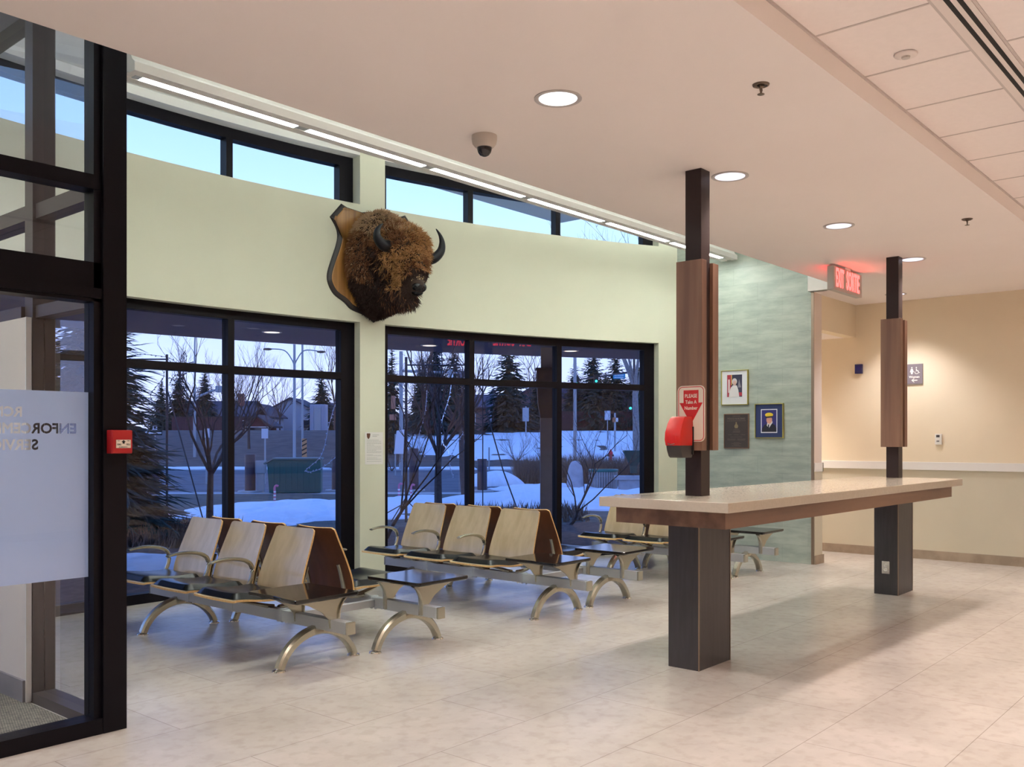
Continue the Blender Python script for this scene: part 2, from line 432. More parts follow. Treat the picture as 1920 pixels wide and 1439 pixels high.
# walls behind and beside the camera
struct('wall_back', bx(-4.6, 11.7, -4.7, -4.6, 0, 3.3), M['wall_beige'])
bm = B(); box(bm, -4.7, -4.6, -4.7, 8.2, 0, 4.5); struct('wall_left', bm, M['wall_pink'])
struct('baseboard_back', bx(-4.6, 11.6, -4.6, -4.585, 0, .105), M['base_tile'])
# vestibule partition
bm = B(); box(bm, 2.117, 2.24, 5.32, 7.3, 0, 2.08); box(bm, 2.09, 2.117, 5.235, 7.3, 0, 2.08); struct('wall_vestibule', bm, M['wall_pink'], label='pale wall inside the vestibule')
bm = B(); box(bm, 2.076, 2.09, 5.24, 7.3, .009, .125); struct('baseboard_vestibule', bm, M['grey_base'])
struct('trim_6', bx(2.088, 2.117, 5.226, 5.235, .009, 2.08), M['white_plastic'])
w = sempty('window_7')                                # front screen of the vestibule
bm = B()
F = (4.44, 4.54)
box(bm, -4.6, 2.12, 4.42, 4.54, 0, .075); box(bm, -4.6, 2.12, *F, 2.085, 2.275); box(bm, -4.6, 2.12, 4.43, 4.54, 2.625, 2.695)
box(bm, -4.6, 2.12, 4.425, 4.54, 2.10, 2.15)
box(bm, 2.085, 2.12, *F, .07, TOPZ); box(bm, -1.1, -1.0, *F, .07, TOPZ); box(bm, -4.6, 2.12, *F, TOPZ-.1, TOPZ)
obj('window_frame', bm, M['frame'], w)
bm = B(); box(bm, 2.12, 2.238, 4.415, 4.59, 0, TOPZ, bev=.003); obj('corner_post', bm, M['frame'], w)
for z0, z1 in ((.075, 2.085), (2.275, 2.625), (2.695, TOPZ-.1)):
    for x0, x1 in ((-4.6, -1.1), (-1.0, 2.085)): obj('window_pane', bx(x0, x1, 4.488, 4.494, z0, z1), M['glass_door'], w)
w2 = sempty('window_8')                               # side screen of the vestibule
bm = B()
box(bm, 2.12, 2.24, 5.22, 5.32, 0, TOPZ); box(bm, 2.12, 2.24, 4.59, 5.22, 0, .055)
box(bm, 2.135, 2.225, 4.59, 5.22, 2.08, 2.145); box(bm, 2.10, 2.24, 5.32, 7.5, 2.08, 2.145)
box(bm, 2.135, 2.225, 4.59, 5.22, 2.615, 2.695); box(bm, 2.12, 2.24, 5.32, 7.5, 2.615, 2.695)
box(bm, 2.12, 2.24, 4.59, 7.5, 3.74, 3.86); box(bm, 2.12, 2.24, 7.2, 7.36, 2.1, TOPZ)
obj('window_frame', bm, M['frame_brown'], w2)
for y0, y1 in ((4.59, 5.22), (5.32, 7.2)):
    for z0, z1 in ((.055, 2.08), (2.145, 2.615), (2.695, 3.74), (3.86, TOPZ)):
        if z0 < 1 and y0 > 5: continue
        obj('window_pane', bx(2.178, 2.184, y0, y1, z0, z1), M['glass_door'], w2)

# frosted film on the vestibule glass with the lettering cut out of it
m, t, p = nt('frosted_film'); t.nodes.clear()
o = t.nodes.new('ShaderNodeOutputMaterial'); d = t.nodes.new('ShaderNodeBsdfDiffuse'); tl = t.nodes.new('ShaderNodeBsdfTranslucent'); g = t.nodes.new('ShaderNodeBsdfTransparent')
a = t.nodes.new('ShaderNodeMixShader'); b = t.nodes.new('ShaderNodeMixShader')
d.inputs[0].default_value = (.62, .68, .80, 1); tl.inputs[0].default_value = (.74, .82, .97, 1)
a.inputs[0].default_value = .62; b.inputs[0].default_value = .10
t.links.new(d.outputs[0], a.inputs[1]); t.links.new(tl.outputs[0], a.inputs[2]); t.links.new(a.outputs[0], b.inputs[1]); t.links.new(g.outputs[0], b.inputs[2]); t.links.new(b.outputs[0], o.inputs[0])
M['film'] = m
slab = obj('frosted_film', bx(-1.0, 2.085, 4.497, 4.499, .755, 1.65), M['film'], w)
bmt = B()
RX = 2.028                                             # where the lettering starts (it reads from outside)
def cut_line(s, size, xr, z, bm=bmt):
    me = text_mesh(s, size, .02, .0022, 'LEFT')
    me.transform(face_m((xr, 4.498, z), (-1, 0, 0)))
    bm.from_mesh(me)
cut_line('RCMP', .062, 1.782, 1.547); cut_line('ENFORCEMENT', .0655, 2.03, 1.471); cut_line('SERVICES', .066, 1.852, 1.395)
cutter = obj('cutter', bmt, M['film'])
md = slab.modifiers.new('cut', 'BOOLEAN'); md.object = cutter; md.operation = 'DIFFERENCE'; md.solver = 'EXACT'; md.use_self = True
me = evalmesh(slab); slab.modifiers.clear(); slab.data = me
bpy.data.objects.remove(cutter)
print('film verts', len(me.vertices))

# ------------------------------------------------------------------ lamps
FY, FZ = 5.3, 3.577
prof = [(FY-.105, FZ), (FY-.105, FZ+.052), (FY-.075, FZ+.075), (FY-.055, FZ+.115), (FY+.055, FZ+.115), (FY+.075, FZ+.075), (FY+.105, FZ+.052), (FY+.105, FZ),
        (FY+.032, FZ), (FY+.032, FZ+.008), (FY-.032, FZ+.008), (FY-.032, FZ)]
def linear_light(X0, n, lab, rods):
    fx = thing('linear_light', lab, 'ceiling light')
    bm = B(); prism(bm, prof, 1.22*n+.20, 'x', X0-.095); obj('housing', bm, M['white'], fx)
    for k in range(n):
        x0 = X0+1.22*k
        obj('lens', bx(x0, x0+1.115, FY-.031, FY+.031, FZ+.001, FZ+.006), M['lens'], fx)
        obj('lens', bx(x0, x0+1.115, FY-.045, FY+.045, FZ+.1155, FZ+.1195), M['lens'], fx)
    for k in range(n+1):
        x0 = X0+1.22*k-.104
        obj('socket_cover', bx(max(X0-.045, x0+.003), x0+.101 if k < n else x0+.08, FY-.031, FY+.031, FZ+.002, FZ+.006), M['alu'], fx)
    for X in rods:
        bm = B(); tube(bm, [(X, FY, FZ+.11), (X, FY, TOPZ)], .004, 6); lathe(bm, [(.02, FZ+.115), (.02, FZ+.15), (.006, FZ+.17)], 12, (X, FY))
        obj('hanger_rod', bm, M['white'], fx)
linear_light(2.775, 6, 'long white linear pendant light with bright lenses hung below the window soffit', (2.84, 6.43, 9.86))
linear_light(-2.15, 3, 'linear pendant light over the vestibule, beyond the left picture edge', (-1.6, 1.4))

def downlight(x, y, label, group=None, z=3.1, w=None, col=None):
    t = thing('downlight', label, 'ceiling light', (x, y, z), 0, group)
    bm = B(); lathe(bm, [(.118, 0), (.118, -.004), (.108, -.007), (.098, -.005), (.094, -.001), (.094, .002), (.118, .002)], 32)
    obj('trim_ring', bm, M['can_trim'], t, smooth=True)
    bm = B(); lathe(bm, [(.0, -.0008), (.094, -.0008), (.094, -.0035), (0, -.0035)], 32)
    obj('lens', bm, M['can_bright' if 'large round' in label else 'can'], t)
    ld = bpy.data.lights.new('downlight_lamp', 'SPOT'); ld.energy = w or CAN_W; ld.color = col or CAN_COL; ld.spot_size = R_(112); ld.spot_blend = .75; ld.shadow_soft_size = .085
    l = bpy.data.objects.new('downlight_lamp', ld); C.objects.link(l); l.parent = t; l.location = (0, 0, -.10)
    return t
downlight(3.618, 2.805, 'large round downlight in the plaster ceiling near the dome camera')
downlight(5.400, 2.802, 'round downlight just right of the nearer column head')
downlight(7.205, 2.802, 'round downlight midway between the two columns')
downlight(8.99, 2.802, 'round downlight just beyond the farther column head')
downlight(11.02, 3.62, 'recessed downlight washing the tan wall by the washroom sign', w=56, col=(1, .95, 1.0))
downlight(11.02, 5.6, 'recessed downlight in the lower corridor ceiling', z=2.70, w=110, col=(1, .90, .82))
for x in (1.81, 0.0, -1.8): downlight(x, 2.80, 'added fill downlight in the plaster ceiling, out of view', 'added fill downlights in the plaster ceiling')  # row carried on out of view, added as fill light
for x in (-.6, 2.0): downlight(x, 6.0 if x < 1 else 6.4, 'recessed downlight over the vestibule carpet', 'vestibule downlights', TOPZ, 70, (1, .93, .92))
for x, y in ((-1.9, -.3), (.3, -.3), (2.5, -.3), (4.7, -.3), (6.9, -.3), (9.1, -.3), (11.0, -.3), (-1.9, -2.6), (.3, -2.6), (2.5, -2.6), (4.7, -2.6), (6.9, -2.6), (9.1, -2.6)):
    downlight(x, y, 'added fill downlight in the tile ceiling, out of view', 'added fill downlights in the tile ceiling', 3.205, 132)  # unseen lamps added to fill the room and brighten its ceilings

# ------------------------------------------------------------------ columns
def column(X, lab):
    t = thing('column', lab, 'column', (X, 2.85, 0))
    bm = B(); box(bm, -.049, .352, -.013, .202, .0, .912); o = obj('pedestal', bm, M['laminate'], t)
    bm = B()
    for x, y in ((-.052, -.016), (.350, -.016)): box(bm, x, x+.007, y, y+.007, 0, .912)
    obj('corner_trim', bm, M['edge_trim'], t)
    obj('post', bx(0, .11, 0, .11, 1.071, 3.1, bev=.002), M['steel_dark'], t)
    obj('wood_panel', bx(-.060, -.002, -.04, .14, 1.354, 2.525, bev=.002), M['panel_wood'], t)
    obj('wood_panel', bx(.113, .185, -.02, .14, 1.354, 2.525, bev=.002), M['panel_wood'], t)
    return t
c1 = column(5.115, 'nearer dark column with walnut panels and the take-a-number sign')
c2 = column(8.748, 'farther dark column with walnut panels and an outlet on its pedestal')
# counter
t = thing('standing_counter', 'long pale stone-topped standing counter with a walnut apron carried on two dark pedestals', 'table', (6.7975, 2.83, 0), R_(-1.13))
bm = bx(-2.123, 2.123, -.441, .441, 1.012, 1.07, bev=.004)
top = obj('counter_top', bm, M['quartz'], t)
bm = B(); box(bm, -2.035, 2.035, -.375, .375, .913, 1.012)
obj('apron', bm, M['apron'], t)
# take-a-number sign and dispenser
s = thing('number_sign', 'cream and red sign with a down arrow reading PLEASE Take A Number', 'sign', (5.052, 2.8825, 1.58), 0)
def rrect(w, h, r, n=6):
    out = []
    for cx, cy, a0 in ((w/2-r, h/2-r, 0), (-w/2+r, h/2-r, 90), (-w/2+r, -h/2+r, 180), (w/2-r, -h/2+r, 270)):
        for i in range(n+1):
            a = R_(a0+90*i/n); out.append((cx+r*math.cos(a), cy+r*math.sin(a)))
    return out
bm = B(); prism(bm, rrect(.190, .345, .034), .004, 'x', -.002); obj('sign_board', bm, M['sign_cream'], s)
bm = B()
def band(bm, w, h, r, th, x):
    a = rrect(w, h, r); b = rrect(w-2*th, h-2*th, r-th); A = [bm.verts.new((x, *p)) for p in a]; Bv = [bm.verts.new((x, *p)) for p in b]
    for i in range(len(a)):
        j = (i+1) % len(a); bm.faces.new((A[i], A[j], Bv[j], Bv[i]))
band(bm, .178, .333, .029, .0045, -.0026); obj('red_border', bm, M['sign_red'], s)
bm = B(); prism(bm, [(.052, .145), (-.052, .145), (-.052, .067), (-.080, .067), (.0, -.065), (.080, .067), (.052, .067)], .0008, 'x', -.0032); obj('red_arrow', bm, M['sign_red'], s)
for st, z, sz in (('PLEASE', .108, .0315), ('Take A', .071, .030), ('Number', .034, .030)):
    text('lettering', st, sz, M['sign_cream'], face_m((-.0040, 0, z), (0, -1, 0)), s, depth=.0003, bold=.0006, sx=.88)
d = thing('ticket_dispenser', 'red ticket dispenser with a dark grey bottom in front of the take-a-number sign', 'dispenser', (5.048, 2.928, 1.31))
# profile in (x, z): rounded front, leaning back at the top
def loft(bm, secs, mi=0):
    rs = [[bm.verts.new(p) for p in s_] for s_ in secs]; n = len(secs[0])
    for a, b in zip(rs, rs[1:]):
        for j in range(n): bm.faces.new((a[j], a[(j+1) % n], b[(j+1) % n], b[j])).material_index = mi
    bm.faces.new(rs[0][::-1]); bm.faces.new(rs[-1]); bmesh.ops.recalc_face_normals(bm, faces=bm.faces)
def dsec(z, xf, wy): return [(0, wy, z), (-.3*xf, wy, z), (-.75*xf, wy*.98, z), (-xf*.97, wy*.86, z), (-xf, wy*.5, z), (-xf, -wy*.5, z), (-xf*.97, -wy*.86, z), (-.75*xf, -wy*.98, z), (-.3*xf, -wy, z), (0, -wy, z)]
bm = B(); loft(bm, [dsec(.075, .138, .060), dsec(.11, .148, .062), dsec(.155, .142, .062), dsec(.205, .118, .060), dsec(.240, .092, .057), dsec(.252, .072, .053)])
obj('red_cover', bm, M['red'], d, smooth=True)
bm = B(); loft(bm, [dsec(.0, .10, .050), dsec(.01, .112, .054), dsec(.045, .128, .057), dsec(.082, .136, .058)])
obj('grey_base', bm, M['dark_grey'], d, smooth=True)
bm = B(); box(bm, -.010, 0, -.066, .066, .02, .19); obj('back_plate', bm, M['black'], d)
bm = B(); tube(bm, [(-.150, -.022, .086), (-.156, 0, .082), (-.150, .022, .086)], .007, 8, flat=(.5, 1.3)); obj('ticket_slot', bm, M['chrome'], d)
for y in (.030, -.030):
    bm = B(); tube(bm, [(-.151, y, .09), (-.1525, y, .115), (-.149, y*.9, .135)], .0022, 6); obj('slot_rib', bm, M['red'], d)
# outlet on the far pedestal
o = thing('power_outlet', 'steel duplex power outlet on the farther column pedestal', 'outlet', (8.698, 2.946, .249))
obj('cover_plate', bx(-.006, 0, -.035, .035, -.057, .057, bev=.0015), M['chrome'], o)
for z in (-.02, .02):
    bm = B(); prism(bm, [(.016*math.cos(a*PI/8), z+.0155*math.sin(a*PI/8)) for a in range(16)], .002, 'x', -.0078); r = obj('receptacle', bm, M['white_plastic'], o)
    bm = B(); box(bm, -.0085, -.0075, -.007, -.0045, z-.002, z+.006); box(bm, -.0085, -.0075, .0045, .007, z-.002, z+.006); box(bm, -.0085, -.0075, -.0015, .0015, z-.009, z-.006)
    obj('slot', bm, M['black'], r)

# ------------------------------------------------------------------ ceiling items
t = thing('dome_camera', 'small white dome security camera with dark bubble on the plaster ceiling', 'camera', (3.80, 3.46, 3.1))
bm = B(); lathe(bm, [(.0, 0), (.070, 0), (.0705, -.02), (.066, -.045), (.052, -.062), (.045, -.066), (0, -.066)], 28); obj('housing', bm, mat('camera_shell', (.52, .46, .41), .5), t, smooth=True)
bm = B(); lathe(bm, [(.042, -.062), (.041, -.075), (.036, -.092), (.026, -.106), (.012, -.113), (0, -.115)], 24); obj('dome', bm, mat('smoked_dome', (.012, .010, .014), .06, spec=.7), t, smooth=True)
def sprinkler(x, y, lab):
    t = thing('sprinkler_head', lab, 'sprinkler', (x, y, 3.1))
    bm = B(); lathe(bm, [(.040, 0), (.038, -.006), (.030, -.009), (.026, -.004), (.018, -.004), (.018, 0)], 24); obj('escutcheon', bm, M['bronze'], t, smooth=True)
    bm = B(); lathe(bm, [(.013, 0), (.013, -.012), (.008, -.018), (.004, -.020), (.004, -.045), (0, -.045)], 12)
    tube(bm, [(.011, 0, -.012), (.014, 0, -.025), (.004, 0, -.042)], .0022, 6); tube(bm, [(-.011, 0, -.012), (-.014, 0, -.025), (-.004, 0, -.042)], .0022, 6)
    obj('body', bm, M['bronze'], t)
    bm = B(); lathe(bm, [(0, -.045), (.017, -.046), (.017, -.048), (0, -.050)], 16); obj('deflector', bm, M['bronze'], t)
sprinkler(4.10, 1.967, 'sprinkler head in the plaster ceiling nearer the camera')
sprinkler(7.62, 1.975, 'sprinkler head in the plaster ceiling above the counter far end')
t = thing('ceiling_detector', 'small flush round detector in a ceiling tile', 'detector', (4.46, 1.42, 3.207))
bm = B(); lathe(bm, [(0, 0), (.052, 0), (.050, -.006), (.036, -.010), (0, -.010)], 28); obj('base_ring', bm, M['teelight'], t, smooth=True)
bm = B(); lathe(bm, [(0, -.009), (.02, -.009), (.018, -.018), (0, -.02)], 20); obj('sensor', bm, mat('sensor_grey', (.58, .53, .49), .5), t, smooth=True)
# exit sign
t = thing('exit_sign', 'ceiling-mounted exit sign with glowing red EXIT and SORTIE lettering', 'sign', (9.055, 3.46, 3.1))
bm = B(); box(bm, -.365, .365, -.032, .032, -.248, -.020, bev=.004); obj('housing', bm, mat('sign_housing', (.50, .46, .42), .45), t)
bm = B(); box(bm, -.07, .07, -.03, .03, -.020, 0); obj('mount', bm, M['white'], t)
for dy, r in ((-.0335, (1, 0, 0)), (.0335, (-1, 0, 0))):
    s_ = -1 if dy < 0 else 1
    text('lettering', 'EXIT', .245, M['exit'], face_m((s_*.212, dy, -.134), r), t, depth=.0012, bold=.006, sx=.40)
    text('lettering', 'SORTIE', .245, M['exit'], face_m((s_*-.125, dy, -.134), r), t, depth=.0012, bold=.006, sx=.43)

# ------------------------------------------------------------------ wall items
def frame_on_green(name, lab, y0, y1, z0, z1, fm, dep, bw, cat):
    t = thing(name, lab, cat, (10.25, (y0+y1)/2, (z0+z1)/2)); w = (y0-y1)/2; h = (z1-z0)/2
    bm = B(); box(bm, -dep, 0, -w, w, h-bw, h); box(bm, -dep, 0, -w, w, -h, -h+bw); box(bm, -dep, 0, -w, -w+bw, -h+bw, h-bw); box(bm, -dep, 0, w-bw, w, -h+bw, h-bw)
    obj('frame', bm, fm, t); return t, w, h
def flat(name, poly, x, m, par):
    bm = B(); prism(bm, [(-a, b) for a, b in poly], .0006, 'x', x); return obj(name, bm, m, par)
def rect(x0, x1, z0, z1): return [(x0, z0), (x1, z0), (x1, z1), (x0, z1)]
def ell(cx, cz, a, b, n=20): return [(cx+a*math.cos(2*PI*i/n), cz+b*math.sin(2*PI*i/n)) for i in range(n)]
def PM(n, c, r=.5): 
    M.setdefault(n, mat(n, c, r)); return M[n]
t, w, h = frame_on_green('picture_frame', 'gold-framed portrait of a white-haired person with a wide white mat', 5.423, 5.072, 1.838, 2.257, M['brass'], .030, .008, 'picture')
flat('mat_board', rect(-w+.006, w-.006, -h+.006, h-.006), -.018, PM('mat_white', (.78, .80, .84)), t)
g = [rect(-.098, .098, -.112, .155)]
flat('photo_backdrop', g[0], -.0190, PM('photo_dark', (.035, .035, .075)), t)
flat('photo_flag', rect(-.098, -.045, -.112, .155), -.0198, PM('photo_red', (.42, .035, .06)), t)
flat('photo_flag', rect(-.085, -.062, -.06, .10), -.0206, PM('photo_pale', (.72, .62, .62)), t)
flat('photo_trim', rect(-.045, -.034, .03, .155), -.0206, PM('photo_gold', (.60, .40, .10)), t)
flat('photo_figure', [(-.075, -.112), (-.070, -.06), (-.050, .0), (-.02, .03), (.03, .025), (.05, -.03), (.062, -.112)], -.0214, PM('photo_white', (.74, .72, .74)), t)
flat('photo_hair', ell(.0, .072, .034, .040), -.0222, PM('photo_hair', (.62, .58, .60)), t)
flat('photo_face', ell(.003, .055, .023, .030), -.0230, PM('photo_skin', (.66, .45, .40)), t)
flat('photo_statue', [(.045, .0), (.05, .06), (.06, .10), (.07, .06), (.085, .0)], -.0198, PM('photo_grey', (.22, .22, .27)), t)
flat('photo_table', rect(.045, .098, -.10, -.06), -.0206, PM('photo_red', (.42, .035, .06)), t)
t, w, h = frame_on_green('picture_frame', 'gold-framed portrait of a person in a yellow-banded cap with a navy mat', 4.983, 4.630, 1.439, 1.844, M['brass'], .030, .008, 'picture')
flat('mat_board', rect(-w+.006, w-.006, -h+.006, h-.006), -.018, PM('mat_navy', (.018, .032, .12)), t)
flat('mat_edge', rect(-.102, .102, -.142, .138), -.0188, PM('mat_white', (.78, .80, .84)), t)
flat('photo_backdrop', rect(-.092, .092, -.130, .128), -.0196, PM('photo_blue', (.03, .025, .17)), t)
flat('photo_uniform', [(-.088, -.130), (-.085, -.09), (-.06, -.05), (-.02, -.03), (.03, -.03), (.075, -.05), (.092, -.09), (.092, -.130)], -.0204, PM('photo_black', (.012, .012, .022)), t)
flat('photo_shirt', [(-.028, -.055), (-.02, -.02), (.04, .0), (.045, -.02), (.0, -.085)], -.0212, PM('photo_white', (.74, .72, .74)), t)
flat('photo_tie', [(-.012, -.045), (.002, -.04), (.0, -.10), (-.015, -.09)], -.0220, PM('photo_black', (.012, .012, .022)), t)
flat('photo_face', ell(.004, .012, .036, .046), -.0220, PM('photo_skin2', (.72, .36, .27)), t)
flat('photo_cap', ell(.002, .070, .050, .026), -.0228, PM('photo_yellow', (.75, .55, .03)), t)
flat('photo_cap_brim', [(-.045, .05), (.042, .055), (.038, .038), (-.040, .034)], -.0236, PM('photo_black', (.012, .012, .022)), t)
t, w, h = frame_on_green('wall_plaque', 'dark bronze plaque with raised lettering and a crest below the white-matted portrait', 5.392, 5.066, 1.316, 1.733, mat('bronze_rim', (.30, .17, .10), .35, .7), .018, .008, 'plaque')
flat('plaque_face', rect(-w+.006, w-.006, -h+.006, h-.006), -.012, PM('bronze_face', (.055, .040, .034), .4), t)
GL = PM('bronze_letter', (.16, .125, .095), .35)
for st, z, sz in (('POLICE BUILDING', .148, .031),):
    text('lettering', st, sz, GL, face_m((-.0130, 0, z), (0, -1, 0)), t, depth=.0004, bold=.0005, sx=.92)
bm = B()
random.seed(4)
for z, wd, n_ in ((.180, .10, 1), (.122, .25, 1), (.018, .07, 1), (.000, .10, 1), (-.014, .09, 1), (-.045, .055, 3), (-.072, .16, 1), (-.095, .115, 2), (-.108, .10, 2), (-.14, .08, 1), (-.152, .13, 1), (-.164, .07, 1), (-.178, .12, 1)):
    for k in range(n_):
        c0 = (k-(n_-1)/2)*(.26/n_)
        x = c0-wd/2
        while x < c0+wd/2-.004:
            l = random.uniform(.004, .014); box(bm, -.0134, -.012, x, min(x+l, c0+wd/2), z-.0022, z+.0022); x += l+.003
obj('small_lettering', bm, GL, t)
flat('crest', [(-.018, .035), (-.026, .06), (-.012, .082), (0, .10), (.012, .082), (.026, .06), (.018, .035)], -.0132, PM('crest_bronze', (.26, .20, .10), .35), t)
flat('crest_crown', ell(0, .10, .010, .008), -.0138, PM('crest_bronze', (.26, .20, .10), .35), t)

# right wall
t = thing('strobe_alarm', 'small dark blue box alarm on the tan corridor wall', 'alarm', (11.6, 4.25, 2.30))
obj('box', bx(-.045, 0, -.044, .044, -.058, .058, bev=.004), mat('navy_plastic', (.012, .012, .10), .35), t); obj('lens', bx(-.052, -.045, -.030, .030, -.02, .04, bev=.002), mat('navy_lens', (.02, .02, .16), .15), t)
t = thing('washroom_sign', 'grey Women washroom sign with woman and wheelchair symbols and a left arrow', 'sign', (11.6, 3.59, 2.20))
obj('backer', bx(-.010, 0, -.098, .098, -.125, .128), mat('sign_backer', (.36, .31, .24), .5), t)
obj('sign_face', bx(-.016, -.010, -.093, .098, -.110, .128), mat('sign_grey', (.20, .17, .19), .5), t)
SW = M['white_plastic']
def fx2(name, poly): return flat(name, poly, -.0172, SW, t)
fx2('woman_symbol', ell(-.028, .083, .0085, .0085)); fx2('woman_symbol', [(-.038, .070), (-.018, .070), (-.005, .030), (-.016, .030), (-.018, .006), (-.038, .006), (-.040, .030), (-.051, .030)])
bm = B()
for i in range(16):
    a0, a1 = R_(-200+i*17), R_(-200+(i+1)*17)
    q = [(-.018*math.cos(a)*s_ - .028 - 0, .030+.018*math.sin(a)*s_) for a, s_ in ((a0, 1), (a1, 1), (a1, 1.35), (a0, 1.35))]
    bm.faces.new([bm.verts.new((-.0175, y, z)) for y, z in q])
o = obj('wheelchair_symbol', bm, SW, t)
fx2('wheelchair_symbol', ell(.024, .083, .0075, .0075)); fx2('wheelchair_symbol', [(.019, .070), (.029, .070), (.030, .050), (.045, .050), (.052, .026), (.064, .026), (.064, .020), (.048, .020), (.040, .040), (.020, .040)])
text('lettering', 'Women', .036, SW, face_m((-.0175, 0, -.028), (0, -1, 0)), t, depth=.0004, bold=.0012)
fx2('arrow_symbol', [(-.034, -.068), (-.006, -.044), (.004, -.044), (-.014, -.062), (.036, -.062), (.036, -.074), (-.014, -.074), (.004, -.092), (-.006, -.092)])
t = thing('thermostat', 'small beige thermostat with a dark display on the tan wall', 'thermostat', (11.6, 3.316, 1.426))
obj('body', bx(-.028, 0, -.038, .038, -.063, .063, bev=.005), M['white_plastic'], t); obj('display', bx(-.0295, -.027, -.016, .022, .022, .050), M['dark_grey'], t); obj('button', bx(-.0305, -.027, -.012, .018, -.028, -.018), M['dark_grey'], t)
# fire alarm pull station on the vestibule post
t = thing('fire_alarm_station', 'red FIRE / FEU pull station on the dark vestibule post', 'fire alarm', (2.186, 4.415, 1.410))
obj('body', bx(-.050, .052, -.052, 0, -.057, .057, bev=.003), M['red2'], t)
obj('pull_cover', bx(-.047, .050, -.058, -.052, -.053, .054, bev=.002), M['red2'], t)
obj('label_plate', bx(-.032, .040, -.0615, -.058, -.030, .010), mat('label_white', (.74, .66, .56), .45), t)
BK = M['black']
bm = B(); prism(bm, [(.004, .0085), (-.008, -.001), (-.0015, -.001), (-.0015, -.009), (.0095, -.009), (.0095, -.001), (.016, -.001)], .0004, 'y', -.0620); obj('up_arrow', bm, BK, t)
mm = lambda x, z: face_m((x, -.0621, z), (1, 0, 0))
text('lettering', 'FIRE', .0115, BK, mm(-.018, -.0135), t, .0003, .0002); text('lettering', 'FEU', .0115, BK, mm(.027, -.0135), t, .0003, .0002)
text('lettering', 'IN EMERGENCY', .006, BK, mm(.002, -.0255), t, .0003, .0001)
text('lettering', 'PULL', .005, BK, mm(-.020, .0045), t, .0003, .0001); text('lettering', 'TIREZ', .005, BK, mm(.028, .0045), t, .0003, .0001)
# paper notice on the pier
P0 = Vector((*arc(9.60, AR-.004), 1.332)); T0 = Vector((math.cos(R_(9.6)), -math.sin(R_(9.6)), 0))
t = thing('paper_notice', 'white printed notice with a small bison picture taped to the cream pier', 'notice', P0, -R_(9.6))
obj('sheet', bx(-.108, .108, -.002, .0, -.168, .166), mat('paper', (.78, .78, .76), .7), t)
bm = B()
random.seed(2)
for z in [(.10-.0) - .0135*k for k in range(0)]+[.085, .072, .059, .046, .033, .020, .005, -.010, -.022, -.034, -.046, -.066, -.078, -.10, -.114, -.136]:
    x = -.088
    end = .088 if random.random() < .75 else random.uniform(-.03, .06)
    while x < end: l = random.uniform(.008, .022); box(bm, x, min(x+l, end), -.0030, -.0020, z-.0016, z+.0016); x += l+.004
for z in (.138, .124): box(bm, -.02, .06 if z > .13 else .035, -.0030, -.0020, z-.002, z+.002)
obj('printed_text', bm, mat('ink_grey', (.36, .38, .38), .7), t)
bm = B(); prism(bm, [(-.088, .150), (-.078, .155), (-.066, .152), (-.056, .155), (-.046, .150), (-.050, .12), (-.058, .104), (-.067, .094), (-.078, .104), (-.086, .12)], .001, 'y', -.0030)
obj('printed_bison', bm, mat('ink_brown', (.11, .04, .02), .7), t)

# ------------------------------------------------------------------ seating
def sbar(bm, pts, w, h, y=0):                          # bar in the x-z plane
    tube(bm, [(x, y, z) for x, z in pts], 1, 4, flat=(h/2, w/2), up=(0, 0, 1))
LEG = [p[:] for p in [(-.292, .014), (-.262, .075), (-.205, .140), (-.125, .188), (-.045, .212), (0, .216), (.045, .212), (.125, .188), (.205, .140), (.262, .075), (.292, .014)]]
def leg_mesh():
    bm = B(); P = bez([(x, 0, z) for x, z in LEG], 3); k = len(P); rings = []
    for i, p in enumerate(P):
        d = (P[min(i+1, k-1)]-P[max(i-1, 0)]).normalized(); nrm = Vector((-d.z, 0, d.x)); s_ = abs(i/(k-1)-.5)*2
        hh = .031-.009*s_; ww = .028+.003*s_
        ring = [bm.verts.new(p+nrm*a*hh+Vector((0, b*ww, 0))) for a, b in ((1, -.55), (1, .55), (.5, .95), (-.8, 1), (-1, .7), (-1, -.7), (-.8, -1), (.5, -.95))]
        rings.append(ring)
    for a, b in zip(rings, rings[1:]):
        for j in range(8): bm.faces.new((a[j], a[(j+1) % 8], b[(j+1) % 8], b[j]))
    bm.faces.new(rings[0][::-1]); bm.faces.new(rings[-1]); bmesh.ops.recalc_face_normals(bm, faces=bm.faces)
    tube(bm, [(.0, 0, .212), (.018, 0, .235)], .02, 8)
    return bm
BACK = bez([(-.155, 0, .345), (-.160, 0, .40), (-.176, 0, .47), (-.208, 0, .565), (-.248, 0, .665), (-.278, 0, .74), (-.300, 0, .806)], 4)
def back_outline(v):                                   # half width at height fraction v (0 bottom .. 1 top)
    w = .252-.036*max(0, (v-.25)/.75)**1.1
    if v < .06: w -= .022*(1-v/.06)**2
    if v > .93: w -= .028*((v-.93)/.07)**2.2
    return w
